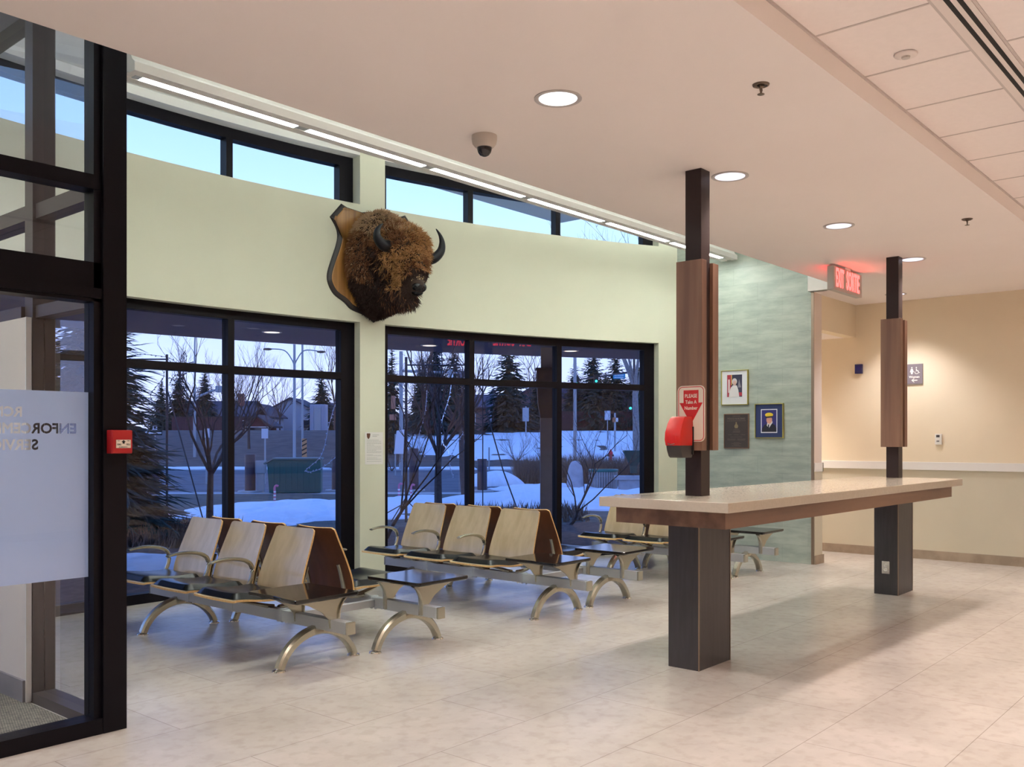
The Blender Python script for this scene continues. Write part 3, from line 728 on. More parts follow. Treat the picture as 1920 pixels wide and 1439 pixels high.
def back_mesh():
    bm = B(); th = .013; k = len(BACK); n = 10; L0 = []; L1 = []
    for i, p in enumerate(BACK):
        d = (BACK[min(i+1, k-1)]-BACK[max(i-1, 0)]).normalized(); nr = Vector((d.z, 0, -d.x))      # towards the sitter
        w = back_outline(i/(k-1)); a = []; b = []
        for j in range(n+1):
            y = -w+2*w*j/n; c = -.016*(1-(y/w)**2)                                               # slightly dished
            a.append(bm.verts.new(p+nr*(c+th/2)+Vector((0, y, 0)))); b.append(bm.verts.new(p+nr*(c-th/2)+Vector((0, y, 0))))
        L0.append(a); L1.append(b)
    for i in range(k-1):
        for j in range(n):
            bm.faces.new((L0[i][j], L0[i][j+1], L0[i+1][j+1], L0[i+1][j])).material_index = 0
            bm.faces.new((L1[i][j], L1[i+1][j], L1[i+1][j+1], L1[i][j+1])).material_index = 1
        for j in (0, n):
            q = (L0[i][j], L1[i][j], L1[i+1][j], L0[i+1][j]); bm.faces.new(q).material_index = 2
    for i in (0, k-1):
        for j in range(n): bm.faces.new((L0[i][j], L0[i][j+1], L1[i][j+1], L1[i][j])).material_index = 2
    bmesh.ops.recalc_face_normals(bm, faces=bm.faces)
    return bm
SEATP = bez([(.350, 0, .388), (.330, 0, .394), (.25, 0, .388), (.13, 0, .372), (.03, 0, .368), (-.07, 0, .372), (-.13, 0, .366)], 3)
def seat_mesh():
    bm = B(); k = len(SEATP); n = 8; th = .013; T = []; U = []
    for i, p in enumerate(SEATP):
        w = .250
        if i < 3: w -= .020*((3-i)/3)**2
        a = []; b = []
        for j in range(n+1):
            y = -w+2*w*j/n; dz = .004*(y/w)**2*1
            a.append(bm.verts.new((p.x, y, p.z+dz))); b.append(bm.verts.new((p.x, y, p.z+dz-th)))
        T.append(a); U.append(b)
    for i in range(k-1):
        for j in range(n):
            bm.faces.new((T[i][j], T[i+1][j], T[i+1][j+1], T[i][j+1])).material_index = 0
            bm.faces.new((U[i][j], U[i][j+1], U[i+1][j+1], U[i+1][j])).material_index = 1
        for j in (0, n): bm.faces.new((T[i][j], U[i][j], U[i+1][j], T[i+1][j])).material_index = 2
    for i in (0, k-1):
        for j in range(n): bm.faces.new((T[i][j], T[i][j+1], U[i][j+1], U[i][j])).material_index = 2
    bmesh.ops.recalc_face_normals(bm, faces=bm.faces)
    return bm
def cushion_mesh():
    bm = B(); nx, ny = 16, 14; x0, x1, w = .338, -.115, .226; G = []
    def base(x):
        for a, b in zip(SEATP, SEATP[1:]):
            if b.x <= x <= a.x: return a.z+(b.z-a.z)*(a.x-x)/max(1e-6, a.x-b.x)
        return .37
    for i in range(nx+1):
        r = []
        for j in range(ny+1):
            u = i/nx; v = j/ny*2-1; x = x0+(x1-x0)*u; e = min(1, min(u, 1-u)*7, (1-abs(v))*5); e = math.sqrt(max(0, 1-(1-e)**2))
            ww = w*(1-.03*(1-min(1, min(u, 1-u)*8)))
            r.append(bm.verts.new((x, ww*v, base(x)+.006+.042*e-.008*(1-v*v)*e)))
        G.append(r)
    for i in range(nx):
        for j in range(ny): bm.faces.new((G[i][j], G[i+1][j], G[i+1][j+1], G[i][j+1]))
    bl = [bm.verts.new((v.co.x, v.co.y, v.co.z-.005)) for r in G for v in r]; W1 = ny+1
    for i in range(nx):
        for j in range(ny): bm.faces.new((bl[i*W1+j], bl[i*W1+j+1], bl[(i+1)*W1+j+1], bl[(i+1)*W1+j]))
    rim = [(i, 0) for i in range(nx+1)]+[(nx, j) for j in range(1, ny+1)]+[(i, ny) for i in range(nx-1, -1, -1)]+[(0, j) for j in range(ny-1, 0, -1)]
    for a, b in zip(rim, rim[1:]+rim[:1]): bm.faces.new((G[a[0]][a[1]], G[b[0]][b[1]], bl[b[0]*W1+b[1]], bl[a[0]*W1+a[1]]))
    bmesh.ops.recalc_face_normals(bm, faces=bm.faces)
    return bm
def arm_mesh():
    P = bez([(-.055, 0, .345), (-.085, 0, .375), (-.118, 0, .425), (-.132, 0, .485), (-.118, 0, .535), (-.07, 0, .568), (0, 0, .584), (.08, 0, .590), (.15, 0, .584), (.200, 0, .574)], 3)
    k = len(P); bm = B(); fl = []
    for i in range(k):
        s_ = i/(k-1); fl.append((.0155-.007*max(0, s_-.55)/.45, .016+.010*min(1, max(0, s_-.35)/.25)))
    tube(bm, P, 1, 8, flat=fl, up=(0, 0, 1))
    return bm
def finger_mesh(s):                                    # cast bracket behind a backrest
    bm = B(); P = bez([(-.02, 0, .302), (-.09, 0, .305), (-.155, 0, .315), (-.195, 0, .355), (-.212, 0, .42), (-.232, 0, .49), (-.252, 0, .545)], 3)
    k = len(P); tube(bm, P, 1, 8, flat=[(.017-.007*i/(k-1), .021-.005*i/(k-1)) for i in range(k)], up=(0, 0, 1))
    bmesh.ops.translate(bm, verts=bm.verts, vec=(0, s*.195, 0)); return bm
def seat_bracket_mesh():
    bm = B()
    for s in (-1, 1):
        P = bez([(-.02, s*.13, .297), (.05, s*.14, .315), (.15, s*.15, .345), (.26, s*.155, .372)], 3); k = len(P)
        tube(bm, P, 1, 6, flat=[(.020-.012*i/(k-1), .018) for i in range(k)], up=(0, 0, 1))
    return bm
def tray_bracket_mesh():
    bm = B()
    prism(bm, [(-.028, .225), (.028, .225), (.040, .30), (.095, .355), (.19, .405), (.285, .436), (.285, .441), (-.10, .441), (-.10, .436), (-.050, .40), (-.030, .34)], .012, 'y', -.006)
    P = bez([(-.03, 0, .232), (-.03, 0, .30), (-.035, 0, .36), (-.065, 0, .41), (-.10, 0, .437)], 4); tube(bm, P, 1, 8, flat=(.010, .022), up=(1, 0, 0))
    return bm
def tray_mesh(s):
    bm = B(); out = []
    ps = [(-.135, -.262), (-.135, .262), (.335, .262), (.335, .13), (.325, .02), (.342, -.10), (.352, -.262)] if s > 0 else [(-.135, -.262), (-.135, .262), (.352, .262), (.342, .10), (.325, -.02), (.335, -.13), (.335, -.262)]
    # rounded corners and a smooth front edge
    bm0 = ps
    front = bez([(*p, 0) for p in ps[2:]], 5)
    pl = [Vector((*ps[0], 0)), Vector((*ps[1], 0))]+front
    out = []
    for i, p in enumerate(pl):
        a, b = pl[i-1], pl[(i+1) % len(pl)]
        d0, d1 = (a-p), (b-p)
        if d0.normalized().dot(d1.normalized()) > -.7:
            for t_ in (0, .25, .5, .75, 1):
                q0 = p+d0.normalized()*.022; q1 = p+d1.normalized()*.022
                out.append(tuple(((1-t_)**2*q0+2*t_*(1-t_)*p+t_*t_*q1)[:2]))
        else: out.append((p.x, p.y))
    c = (.1, 0)
    secs = [(.955, .4405), (.99, .446), (1, .452), (1, .465), (.993, .468)]
    rs = [[bm.verts.new((c[0]+(x-c[0])*f, y*f, z)) for x, y in out] for f, z in secs]; n = len(out)
    for a, b in zip(rs, rs[1:]):
        for j in range(n): bm.faces.new((a[j], a[(j+1) % n], b[(j+1) % n], b[j]))
    bm.faces.new(rs[0][::-1]); bm.faces.new(rs[-1]); bmesh.ops.recalc_face_normals(bm, faces=bm.faces)
    return bm
MESH = {}
def mk(key, fn, mts, smooth=True):
    if key not in MESH:
        o = obj(key, fn(), mts, None, smooth); MESH[key] = o.data; bpy.data.objects.remove(o)
    return MESH[key]
def part(name, me, parent, loc, rz=0):
    o = bpy.data.objects.new(name, me); C.objects.link(o); o.parent = parent; o.location = loc; o.rotation_euler = (0, 0, rz); return o
def bench(xf, xb, yf, yb, nseat, lab, group=None):
    """front row faces -X with its beam at xf, back row faces +X; y = near end of the beam"""
    t = thing('beam_seating', lab, 'seating', (xf, yf, 0))
    for row, (bxm, y0, ang, sg) in enumerate(((xf, yf, PI, -1), (xb, yb, 0, 1))):
        dx = bxm-xf; dy = y0-yf; L = .69+.57*nseat
        o = obj('beam', bx(dx-.031, dx+.031, dy+.02, dy+L-.02, .226, .300, bev=.003), M['alu'], t)
        for yy in (dy, dy+L-.02): obj('end_cap', bx(dx-.032, dx+.032, yy, yy+.02, .224, .302, bev=.004), M['cast'], t)
        for k in range(1, nseat+1):
            bm = B(); yc = dy+.69+.57*k-.57+.005
            box(bm, dx-.034, dx+.034, yc-.02, yc+.02, .222, .304)
            for q in (-.045, 0, .045): lathe(bm, [(0, .226), (.009, .224), (.009, .216), (0, .214)], 8, (dx-.012, yc+q))
            obj('clamp', bm, M['alu'], t)
        for yy in (.335, .69+.57*nseat-.40):
            l = part('leg', mk('leg', leg_mesh, M['cast']), t, (dx, dy+yy, 0), ang)
            for q in (-.292, .292):
                part('foot', mk('foot', lambda: (lambda b: (lathe(b, [(0, 0), (.042, 0), (.040, .007), (.020, .015), (.013, .026), (0, .026)], 20), b)[1])(B()), M['chrome']), l, (q, 0, 0))
        tr = part('side_table', mk('tray%d' % sg, lambda: tray_mesh(sg), M['laminate_black'], False), t, (dx, dy+.345, 0), ang)
        for yy in (-.175, .185): part('table_bracket', mk('tb', tray_bracket_mesh, M['cast']), t, (dx, dy+.345+yy, 0), ang)
        for k in range(nseat):
            yc = dy+.975+.57*k-.005
            s_ = part('seat', mk('seat', seat_mesh, [M['ply'], M['plyback'], M['plyedge']]), t, (dx, yc, 0), ang)
            part('cushion', mk('cushion', cushion_mesh, M['leather']), s_, (0, 0, 0))
            b_ = part('backrest', mk('back', back_mesh, [M['ply'], M['plyback'], M['plyedge']]), t, (dx, yc, 0), ang)
            for q in (-1, 1): part('back_bracket', mk('fing%d' % q, lambda: finger_mesh(q), M['cast']), b_, (0, 0, 0))
            part('seat_bracket', mk('sbr', seat_bracket_mesh, M['cast']), s_, (0, 0, 0))
            part('armrest', mk('arm', arm_mesh, M['cast']), t, (dx, yc+.28, 0), ang)
    for yy in (.60, .69+.57*nseat-.55): obj('cross_rail', bx(.03, xb-xf-.03, yy-.02, yy+.02, .235, .285, bev=.002), M['alu'], t)
    return t
bench(3.68, 4.40, 4.45, 4.39, 3, 'double-sided six-seat bench nearest the dark vestibule post, in front of the left window')
bench(5.975, 6.70, 4.31, 4.305, 3, 'middle double-sided six-seat bench standing right of the cream pier')
bench(8.36, 9.07, 4.16, 4.17, 2, 'farthest double-sided seat bench, partly hidden behind the counter')

# ------------------------------------------------------------------ bison head trophy
TH = 9.575
bt = thing('bison_trophy', 'shaggy brown bison head with black horns mounted on a wooden shield on the cream pier', 'trophy', (*arc(TH, AR), 0), -R_(TH))
half = [(-.0, 3.775), (-.069, 3.773), (-.183, 3.750), (-.261, 3.760), (-.383, 3.808), (-.514, 3.655), (-.450, 3.564), (-.427, 3.479), (-.449, 3.369), (-.508, 3.207), (-.546, 3.077), (-.535, 2.982), (-.470, 2.883), (-.350, 2.812), (-.272, 2.750), (-.137, 2.709), (-.057, 2.672), (0, 2.635)]
def smooth_half(h):
    segs = [h[0:5], h[4:6], h[5:]]; out = []
    for s_ in segs:
        q = bez([(*p, 0) for p in s_], 4) if len(s_) > 2 else [Vector((*p, 0)) for p in s_]
        out += [(p.x, p.y) for p in q][0 if not out else 1:]
    return out
hs = smooth_half(half)
shield = hs+[(-x, z) for x, z in hs[-2:0:-1]]
def inset(poly, d):
    n = len(poly); out = []
    for i in range(n):
        a = Vector(poly[i-1]); p = Vector(poly[i]); b = Vector(poly[(i+1) % n])
        t_ = (b-a).normalized(); nrm = Vector((-t_.y, t_.x)); out.append(tuple(p+nrm*d))
    return out
area = sum(shield[i-1][0]*shield[i][1]-shield[i][0]*shield[i-1][1] for i in range(len(shield)))
sg = 1 if area > 0 else -1
# 'y' prism: (x, z) polygons, y from 0 (wall) to -.03 (room)
bm = B()
s0, s1, s2 = shield, inset(shield, sg*.012), inset(shield, sg*.040)
rs = [[bm.verts.new((x, y, z)) for x, z in s_] for s_, y in ((s0, .012), (s0, -.014), (s1, -.024), (s2, -.034))]
for a, b in zip(rs, rs[1:]):
    for j in range(len(s0)): bm.faces.new((a[j], a[(j+1) % len(s0)], b[(j+1) % len(s0)], b[j]))
bm.faces.new(rs[0][::-1]); bm.faces.new(rs[-1]); bmesh.ops.recalc_face_normals(bm, faces=bm.faces)
sh = obj('shield_edge', bm, mat('dark_shield_edge', (.012, .009, .010), .38), bt)
bm = B(); s3 = inset(shield, sg*.054)
a = [bm.verts.new((x, -.030, z)) for x, z in s2]; b = [bm.verts.new((x, -.0395, z)) for x, z in s3]
for j in range(len(s2)): bm.faces.new((a[j], a[(j+1) % len(s2)], b[(j+1) % len(s2)], b[j]))
bm.faces.new(b); bm.faces.new(a[::-1]); bmesh.ops.recalc_face_normals(bm, faces=bm.faces)
obj('shield_board', bm, wood('oak_shield', (.20, .085, .018), (.36, .17, .042), 'z', 22, .32, coat=.3, squash=.04), bt)
ELL = [((-.03, -.10, 3.23), (.325, .25, .48)), ((-.015, -.18, 3.50), (.275, .24, .24)), ((-.035, -.10, 2.93), (.21, .19, .26)), ((.04, -.36, 3.30), (.29, .25, .31)),
       ((.08, -.50, 3.33), (.235, .19, .22)), ((.085, -.58, 3.13), (.165, .15, .24)), ((.09, -.665, 2.93), (.082, .11, .080)), ((.06, -.48, 2.90), (.12, .15, .15)), ((-.02, -.28, 2.92), (.15, .22, .22))]
bm = B()
for c, r in ELL:
    m4 = Matrix.Translation(c) @ Matrix.Diagonal((*r, 1)); bmesh.ops.create_uvsphere(bm, u_segments=28, v_segments=18, radius=1, matrix=m4)
body = obj('head', bm, mat('dark_hide', (.030, .013, .007), .8), None)
md = body.modifiers.new('r', 'REMESH'); md.mode = 'VOXEL'; md.voxel_size = .016
md = body.modifiers.new('s', 'SMOOTH'); md.iterations = 8; md.factor = .6
me = evalmesh(body); body.modifiers.clear(); body.data = me
bm = B(); bm.from_mesh(me)                             # keep only what stands in front of the shield
geo = bm.verts[:]+bm.edges[:]+bm.faces[:]
bmesh.ops.bisect_plane(bm, geom=geo, plane_co=(0, -.036, 0), plane_no=(0, 1, 0), clear_outer=True)
for v in bm.verts:
    n_ = noise.noise(v.co*9)*.012+noise.noise(v.co*22)*.007
    if v.co.z > 2.99 or v.co.y > -.55: v.co += v.normal*n_
bm.to_mesh(me); bm.free(); body.parent = bt
sm(body, 60)
FM = [mat('fur_light', (.43, .27, .155), .75), mat('fur_gold', (.40, .205, .075), .7), mat('fur_brown', (.20, .078, .028), .75), mat('fur_dark', (.026, .009, .005), .8), mat('fur_tan', (.50, .36, .19), .75)]
random.seed(7)
fbm = B(); polys = [(p.center.copy(), p.normal.copy(), p.area) for p in me.polygons]
tot = sum(p[2] for p in polys); N_ = 22000
for c, nr, ar in polys:
    k = N_*ar/tot; k = int(k)+(random.random() < k-int(k))
    x, y, z = c; pr_ = -y
    muz = (Vector((x-.09, y+.68, z-2.93))).length
    if muz < .088: continue
    if y > -.05 and nr.y > .5: continue
    for _ in range(k):
        p = c+Vector((random.uniform(-.010, .010), random.uniform(-.010, .010), random.uniform(-.010, .010)))
        crown = pr_ > .38 and z > (2.90 if x < .02 and pr_ > .44 else 3.04); neck = pr_ <= .38; beard = z < (2.90 if pr_ > .44 and x < .02 else 3.0) and pr_ > .15
        nn = noise.noise(p*5)+random.uniform(-.16, .16)
        if neck:
            l = random.uniform(.022, .045)*(1.25 if z > 3.45 else 1); 
            mi = 0 if z > 3.50+nn*.15 else (2 if z > 3.02+nn*.25 else 3)
            if x+nn*.2 > -.16 and z+nn*.3 < 3.38 and pr_ > .16 and mi != 0: mi = 3
            if mi == 2 and random.random() < .08: mi = 0
        elif beard: l = random.uniform(.05, .10); mi = 3 if random.random() < .85 else 2
        elif crown: l = random.uniform(.035, .075); mi = 1 if nn > -.12 else 2; mi = 0 if (z > 3.47 and random.random() < .4) else mi; mi = 2 if random.random() < .2 else mi
        else: l = random.uniform(.018, .035); mi = 2 if random.random() < .65 else 1
        if x > .0 and z < 3.10 and y < -.60: mi = 3; l *= .5
        if muz < .165: l = .014; mi = 4 if nr.z > .0 and y < -.585 and 2.95 < z < 3.04 else 3
        if x+nn*.15 < -.05 and 2.98 < z+nn*.2 < 3.22 and .30 < pr_ < .52 and random.random() < .75: mi = 3
        curl = Vector((noise.noise(p*26), noise.noise(p*26+Vector((9, 0, 0))), noise.noise(p*26+Vector((0, 9, 0)))))
        d = (nr*.75+Vector((0, -.10, -.55 if not crown else -.15))+curl*(1.0 if crown else .55)+Vector((random.uniform(-.25, .25),)*3)).normalized()
        q1 = p+d*l*.55; q2 = q1+(d+Vector((0, 0, -.5))+curl*.8).normalized()*l*.5
        s_ = d.cross(Vector((random.random(), random.random(), random.random()))).normalized(); u_ = d.cross(s_)
        w0, w1 = .0040, .0028
        r0 = [fbm.verts.new(p+(s_*math.cos(a)+u_*math.sin(a))*w0) for a in (0, 2.1, 4.2)]; r1 = [fbm.verts.new(q1+(s_*math.cos(a)+u_*math.sin(a))*w1) for a in (0, 2.1, 4.2)]; e = fbm.verts.new(q2)
        for j in range(3):
            f = fbm.faces.new((r0[j], r0[(j+1) % 3], r1[(j+1) % 3], r1[j])); f.material_index = mi
            f = fbm.faces.new((r1[j], r1[(j+1) % 3], e)); f.material_index = mi
me2 = bpy.data.meshes.new('fur'); fbm.to_mesh(me2); fbm.free()
fur = bpy.data.objects.new('fur', me2); C.objects.link(fur); fur.parent = bt
for m_ in FM: me2.materials.append(m_)
HM = mat('black_horn', (.006, .006, .009), .34, spec=.25)
for P_ in ([(-.06, -.50, 3.33), (-.14, -.53, 3.325), (-.235, -.56, 3.325), (-.305, -.58, 3.375), (-.312, -.585, 3.44), (-.285, -.585, 3.49), (-.243, -.58, 3.525)],
           [(.22, -.48, 3.27), (.30, -.51, 3.258), (.385, -.54, 3.272), (.455, -.56, 3.345), (.468, -.57, 3.43), (.445, -.57, 3.505), (.395, -.565, 3.57)]):
    bm = B(); Q = bez(P_, 5); k = len(Q); tube(bm, Q, [.066*(1-(i/(k-1))**1.3)+.004 for i in range(k)], 14); obj('horn', bm, HM, bt, smooth=True)
for x, y, z, s_ in ((-.068, -.615, 3.165, 1), (.238, -.600, 3.155, -1)):
    bm = B(); bmesh.ops.create_uvsphere(bm, u_segments=16, v_segments=10, radius=.021, matrix=Matrix.Translation((x, y, z))); obj('eye', bm, mat('glass_eye', (.008, .005, .004), .05, spec=.8), bt, smooth=True)
bm = B(); bmesh.ops.create_uvsphere(bm, u_segments=24, v_segments=14, radius=1, matrix=Matrix.Translation((.093, -.705, 2.925)) @ Matrix.Diagonal((.080, .066, .056, 1)))
bmesh.ops.create_uvsphere(bm, u_segments=16, v_segments=10, radius=1, matrix=Matrix.Translation((.09, -.68, 2.875)) @ Matrix.Diagonal((.060, .055, .030, 1)))
nz = obj('nose', bm, mat('black_nose', (.004, .004, .005), .25, spec=.5), bt, smooth=True)
for x in (.060, .128):
    bm = B(); bmesh.ops.create_uvsphere(bm, u_segments=12, v_segments=8, radius=1, matrix=Matrix.Translation((x, -.752, 2.925)) @ Matrix.Rotation(.4 if x < .09 else -.4, 4, 'Y') @ Matrix.Diagonal((.012, .014, .019, 1))); obj('nostril', bm, M['black'], nz, smooth=True)
for P_ in ([(-.13, -.42, 3.27), (-.22, -.43, 3.25), (-.30, -.44, 3.22)], [(.26, -.40, 3.20), (.34, -.40, 3.17), (.40, -.40, 3.13)]):
    bm = B(); Q = bez(P_, 4); k = len(Q); tube(bm, Q, 1, 8, flat=[(.050*math.sin(PI*(.25+.72*i/(k-1))), .020) for i in range(k)]); obj('ear', bm, FM[3], bt, smooth=True)

# ------------------------------------------------------------------ outdoors, laid out by distance along and across the view
ca, sa = math.cos(R_(YAW)), math.sin(R_(YAW)); VR = R_(YAW-90)
def O2(r, Z): return (sa*r+ca*Z, -ca*r+sa*Z)
def bear(u): return (u-960)/1743.
def g(r, Z):
    z = -.13
    if Z > 50:
        t_ = min(1, (Z-50)/27); z = -.16+2.36*(t_*t_*(3-2*t_))
    elif 28 < Z <= 50: z = -.20
    z += .035*noise.noise(Vector((r*.6, Z*.6, 0)))*(1 if Z < 26 else .3)
    return z
GM = [mat('winter_lawn', (.075, .065, .048), .95, var=0, scale=3.2, col2=(.14, .115, .085), detail=9), mat('asphalt', (.115, .108, .12), .85, var=.22, scale=.9, detail=8), mat('mulch_bed', (.060, .030, .022), .95, scale=9, col2=(.14, .080, .058), detail=9),
      mat('berm_grass', (.070, .052, .045), .95, var=0, scale=1.3, col2=(.125, .095, .078), detail=9), mat('curb_concrete', (.42, .41, .40), .9, var=.1, scale=3)]
bm = B(); rr = [-120, -90, -70, -55, -45]+[-38+1.0*i for i in range(0, 60)]+[24, 30, 40, 55, 80]; ZZ = [1+.5*i for i in range(46)]+[24.5+1*i for i in range(56)]+[85, 95, 110, 130, 160, 220]
G_ = [[bm.verts.new((*O2(r, Z), g(r, Z))) for r in rr] for Z in ZZ]
for i in range(len(ZZ)-1):
    for j in range(len(rr)-1):
        f = bm.faces.new((G_[i][j], G_[i][j+1], G_[i+1][j+1], G_[i+1][j])); Zm = (ZZ[i]+ZZ[i+1])/2; rm = (rr[j]+rr[j+1])/2
        X, Y = O2(rm, Zm); dc = math.hypot(X-AX, Y-AY); w_ = noise.noise(Vector((rm*.35, Zm*.35, 5)))*1.6
        f.material_index = 2 if dc < 17.6+w_ and Zm < 26 else (4 if 26.5 < Zm < 28.2 or 49.6 < Zm < 50.6 else (1 if 28 < Zm < 50 else (3 if Zm >= 50.5 else 0)))
ground = struct('ground', bm, GM, smooth=True, label='winter lawn, road and grassy berm outside the windows')
bm = B(); arcbox(bm, AR+.2, RO+.25, -44, 30, -.5, -.065, n=30); struct('trim_7', bm, mat('footing_concrete', (.3, .29, .28), .9))
# canopy outside
bm = B(); arcbox(bm, RO, AR+4.2, -40, 45, 2.82, 3.12, n=50); struct('roof_canopy', bm, mat('canopy_soffit', (.16, .17, .24), .7), smooth=True, label='flat soffit of the outdoor canopy over the windows')
WARM = emit('lit_canopy_lens', (1.0, .72, .42), 2.2)
for u, Z, lab in ((510, 12.05, 'canopy downlight seen through the left window'), (805, 13.75, 'canopy downlight seen through the middle window, beside the red reflection'), (1070, 14.6, 'canopy downlight seen at the edge of the rightmost window')):
    x, y = O2(bear(u)*Z, Z); t = thing('canopy_light', lab, 'outdoor light', (x, y, 2.82))
    bm = B(); lathe(bm, [(.13, 0), (.13, -.008), (.11, -.012), (.10, -.004), (.10, .0)], 24); obj('trim_ring', bm, M['white'], t); bm = B(); lathe(bm, [(0, -.002), (.10, -.002), (.10, -.006), (0, -.006)], 24); obj('lens', bm, WARM, t)
x, y = O2(bear(1025)*14.2, 14.2); t = thing('canopy_column', 'tapered stone canopy column with a wide capital outside the middle window', 'column', (x, y, -.15), VR)
CM = mat('column_stone', (.30, .25, .23), .7, var=.1, scale=5)
bm = B(); loft(bm, [[(-a, -a, z), (a, -a, z), (a, a, z), (-a, a, z)] for a, z in ((.098, 0), (.098, 2.0))]); loft(bm, [[(-a, -a, z), (a, -a, z), (a, a, z), (-a, a, z)] for a, z in ((.088, 2.4), (.088, 2.97))]); obj('shaft', bm, CM, t)
bm = B(); loft(bm, [[(-a, -a, z), (a, -a, z), (a, a, z), (-a, a, z)] for a, z in ((.098, 1.9), (.13, 2.1), (.155, 2.46), (.155, 2.64), (.17, 2.64), (.17, 2.66))]); obj('capital', bm, mat('column_capital', (.085, .06, .06), .6), t)

# snow
SN = mat('snow', (.80, .81, .84), .8, var=0, scale=6, col2=(.86, .87, .89), bump=.25)
def snow(r0, Z0, a, b, h, lab, seed=0, g0=.75):
    bm = B(); nr_, nt_ = 26, 84; rings = []; c = bm.verts.new((*O2(r0, Z0), g(r0, Z0)+h))
    for i in range(1, nr_+1):
        ring = []
        for j in range(nt_):
            t_ = 2*PI*j/nt_; e = 1+.38*noise.noise(Vector((math.cos(t_)*1.7+seed, math.sin(t_)*1.7, seed*3.1)))+.16*noise.noise(Vector((math.cos(t_)*6+seed, math.sin(t_)*6, 1)))
            s_ = i/nr_; r = r0+a*e*s_*math.cos(t_); Z = Z0+b*e*s_*math.sin(t_)
            hh = h*(1-s_**3)+.03*(1-s_**8)+h*.6*(1-s_)*noise.noise(Vector((r*.9, Z*.9, seed))) if i < nr_ else -.10
            if h < .2: hh -= .22*max(0, 1.5*noise.noise(Vector((r*.9+seed, Z*.55, 7)))+.5*noise.noise(Vector((r*3.1, Z*2.2, seed)))-.12)
            ring.append(bm.verts.new((*O2(r, Z), g(r, Z)+hh)))
        rings.append(ring)
    for j in range(nt_): bm.faces.new((c, rings[0][j], rings[0][(j+1) % nt_]))
    for a_, b_2 in zip(rings, rings[1:]):
        for j in range(nt_): bm.faces.new((a_[j], b_2[j], b_2[(j+1) % nt_], a_[(j+1) % nt_]))
    bmesh.ops.recalc_face_normals(bm, faces=bm.faces)
    o = obj('snow', bm, SN, smooth=True); tag(o, lab, 'snow', 'snow patches', 'stuff'); return o
snow(-4.3, 20.5, 2.9, 3.4, .12, 'large sheet of snow behind the left bench, seen through the left window', 1)
snow(-6.9, 18.7, 1.7, .45, .03, 'thin streak of snow by the bare tree in the left window', 2)
snow(-4.6, 11.4, 1.7, 1.25, .06, 'near patch of snow at the lower left window corner', 3)
snow(-2.7, 23.2, 1.2, 2.4, .05, 'snow patch beyond the cream pier', 4)
snow(-2.5, 19.4, .8, .6, .04, 'small snow patch low in the middle window', 5)
snow(1.3, 23.0, 3.0, 2.9, .26, 'deep snow drift below the slatted planter', 6)
snow(1.6, 30.2, 2.3, 1.6, .15, 'snow strip behind the slatted planter', 7)
snow(-.75, 33.0, 1.1, 1.0, .42, 'heap of ploughed snow beside the dark bollard', 8)
snow(3.0, 64.0, 11.5, 9.5, .10, 'wide snowfield on the berm in front of the fence', 9)
snow(-15.5, 51.0, 5.5, .9, .05, 'snow line along the far kerb at left', 10)
snow(-1.5, 51.0, 6.5, 1.0, .05, 'snow line along the far kerb at centre', 11)
snow(4.6, 26.2, 1.4, .7, .20, 'snow mound beside the concrete bench', 12)

# trees
BK1 = mat('bark_dark', (.075, .055, .050), .9, var=.2, scale=20); BK2 = mat('bark_pale', (.30, .28, .27), .9, var=.2, scale=14); BK3 = mat('twig_brown', (.14, .085, .065), .9)
ND = mat('spruce_needles', (.020, .042, .034), .85, var=.3, scale=7); ND2 = mat('near_spruce_needles', (.028, .060, .048), .85, var=.35, scale=12)
def bare_tree(name, lab, r0, Z0, h, tr, fork, spread, seed, mt, lean=(0, 0), depth=5, nb=4, droop=0, cat='tree', group=None):
    rnd = random.Random(seed); bm = B(); x, y = O2(r0, Z0); z0 = g(r0, Z0)-.05
    R3 = Vector((sa, -ca, 0)); F3 = Vector((ca, sa, 0))
    top = Vector((0, 0, fork))+R3*lean[0]*fork+F3*lean[1]*fork
    tube(bm, bez([(0, 0, 0), tuple(top*.5+Vector((rnd.uniform(-.03, .03), rnd.uniform(-.03, .03), 0))), tuple(top)], 4), [tr*(1.15-.35*i/8) for i in range(9)], 8)
    def grow(p, d, l, r, dep):
        ps = [p]; q = p; dd = d.copy()
        for i in range(3):
            dd = (dd+Vector((rnd.uniform(-.22, .22), rnd.uniform(-.22, .22), rnd.uniform(-.05, .2)-droop))).normalized(); q = q+dd*l/3; ps.append(q)
        tube(bm, ps, [r, r*.85, r*.7, r*.55], 5 if dep > 2 else 3, cap=False)
        if dep <= 0: return
        for k in range(rnd.choice((2, 3)) if dep > 1 else 3):
            b = rnd.choice(ps[1:]) if k else ps[-1]
            nd = (dd+Vector((rnd.uniform(-1, 1), rnd.uniform(-1, 1), rnd.uniform(-.15, .7)))*.75).normalized()
            grow(b, nd, l*rnd.uniform(.55, .8), r*.55, dep-1)
    for k in range(nb):
        a = 2*PI*k/nb+rnd.uniform(-.5, .5); d = Vector((math.cos(a)*spread, math.sin(a)*spread, 1))+R3*lean[0]*1.2
        grow(top*rnd.uniform(.86, 1), d.normalized(), (h-fork)*rnd.uniform(.42, .6), tr*.55, depth-1)
    o = obj(name, bm, mt); o.location = (x, y, z0); return tag(o, lab, cat, group)
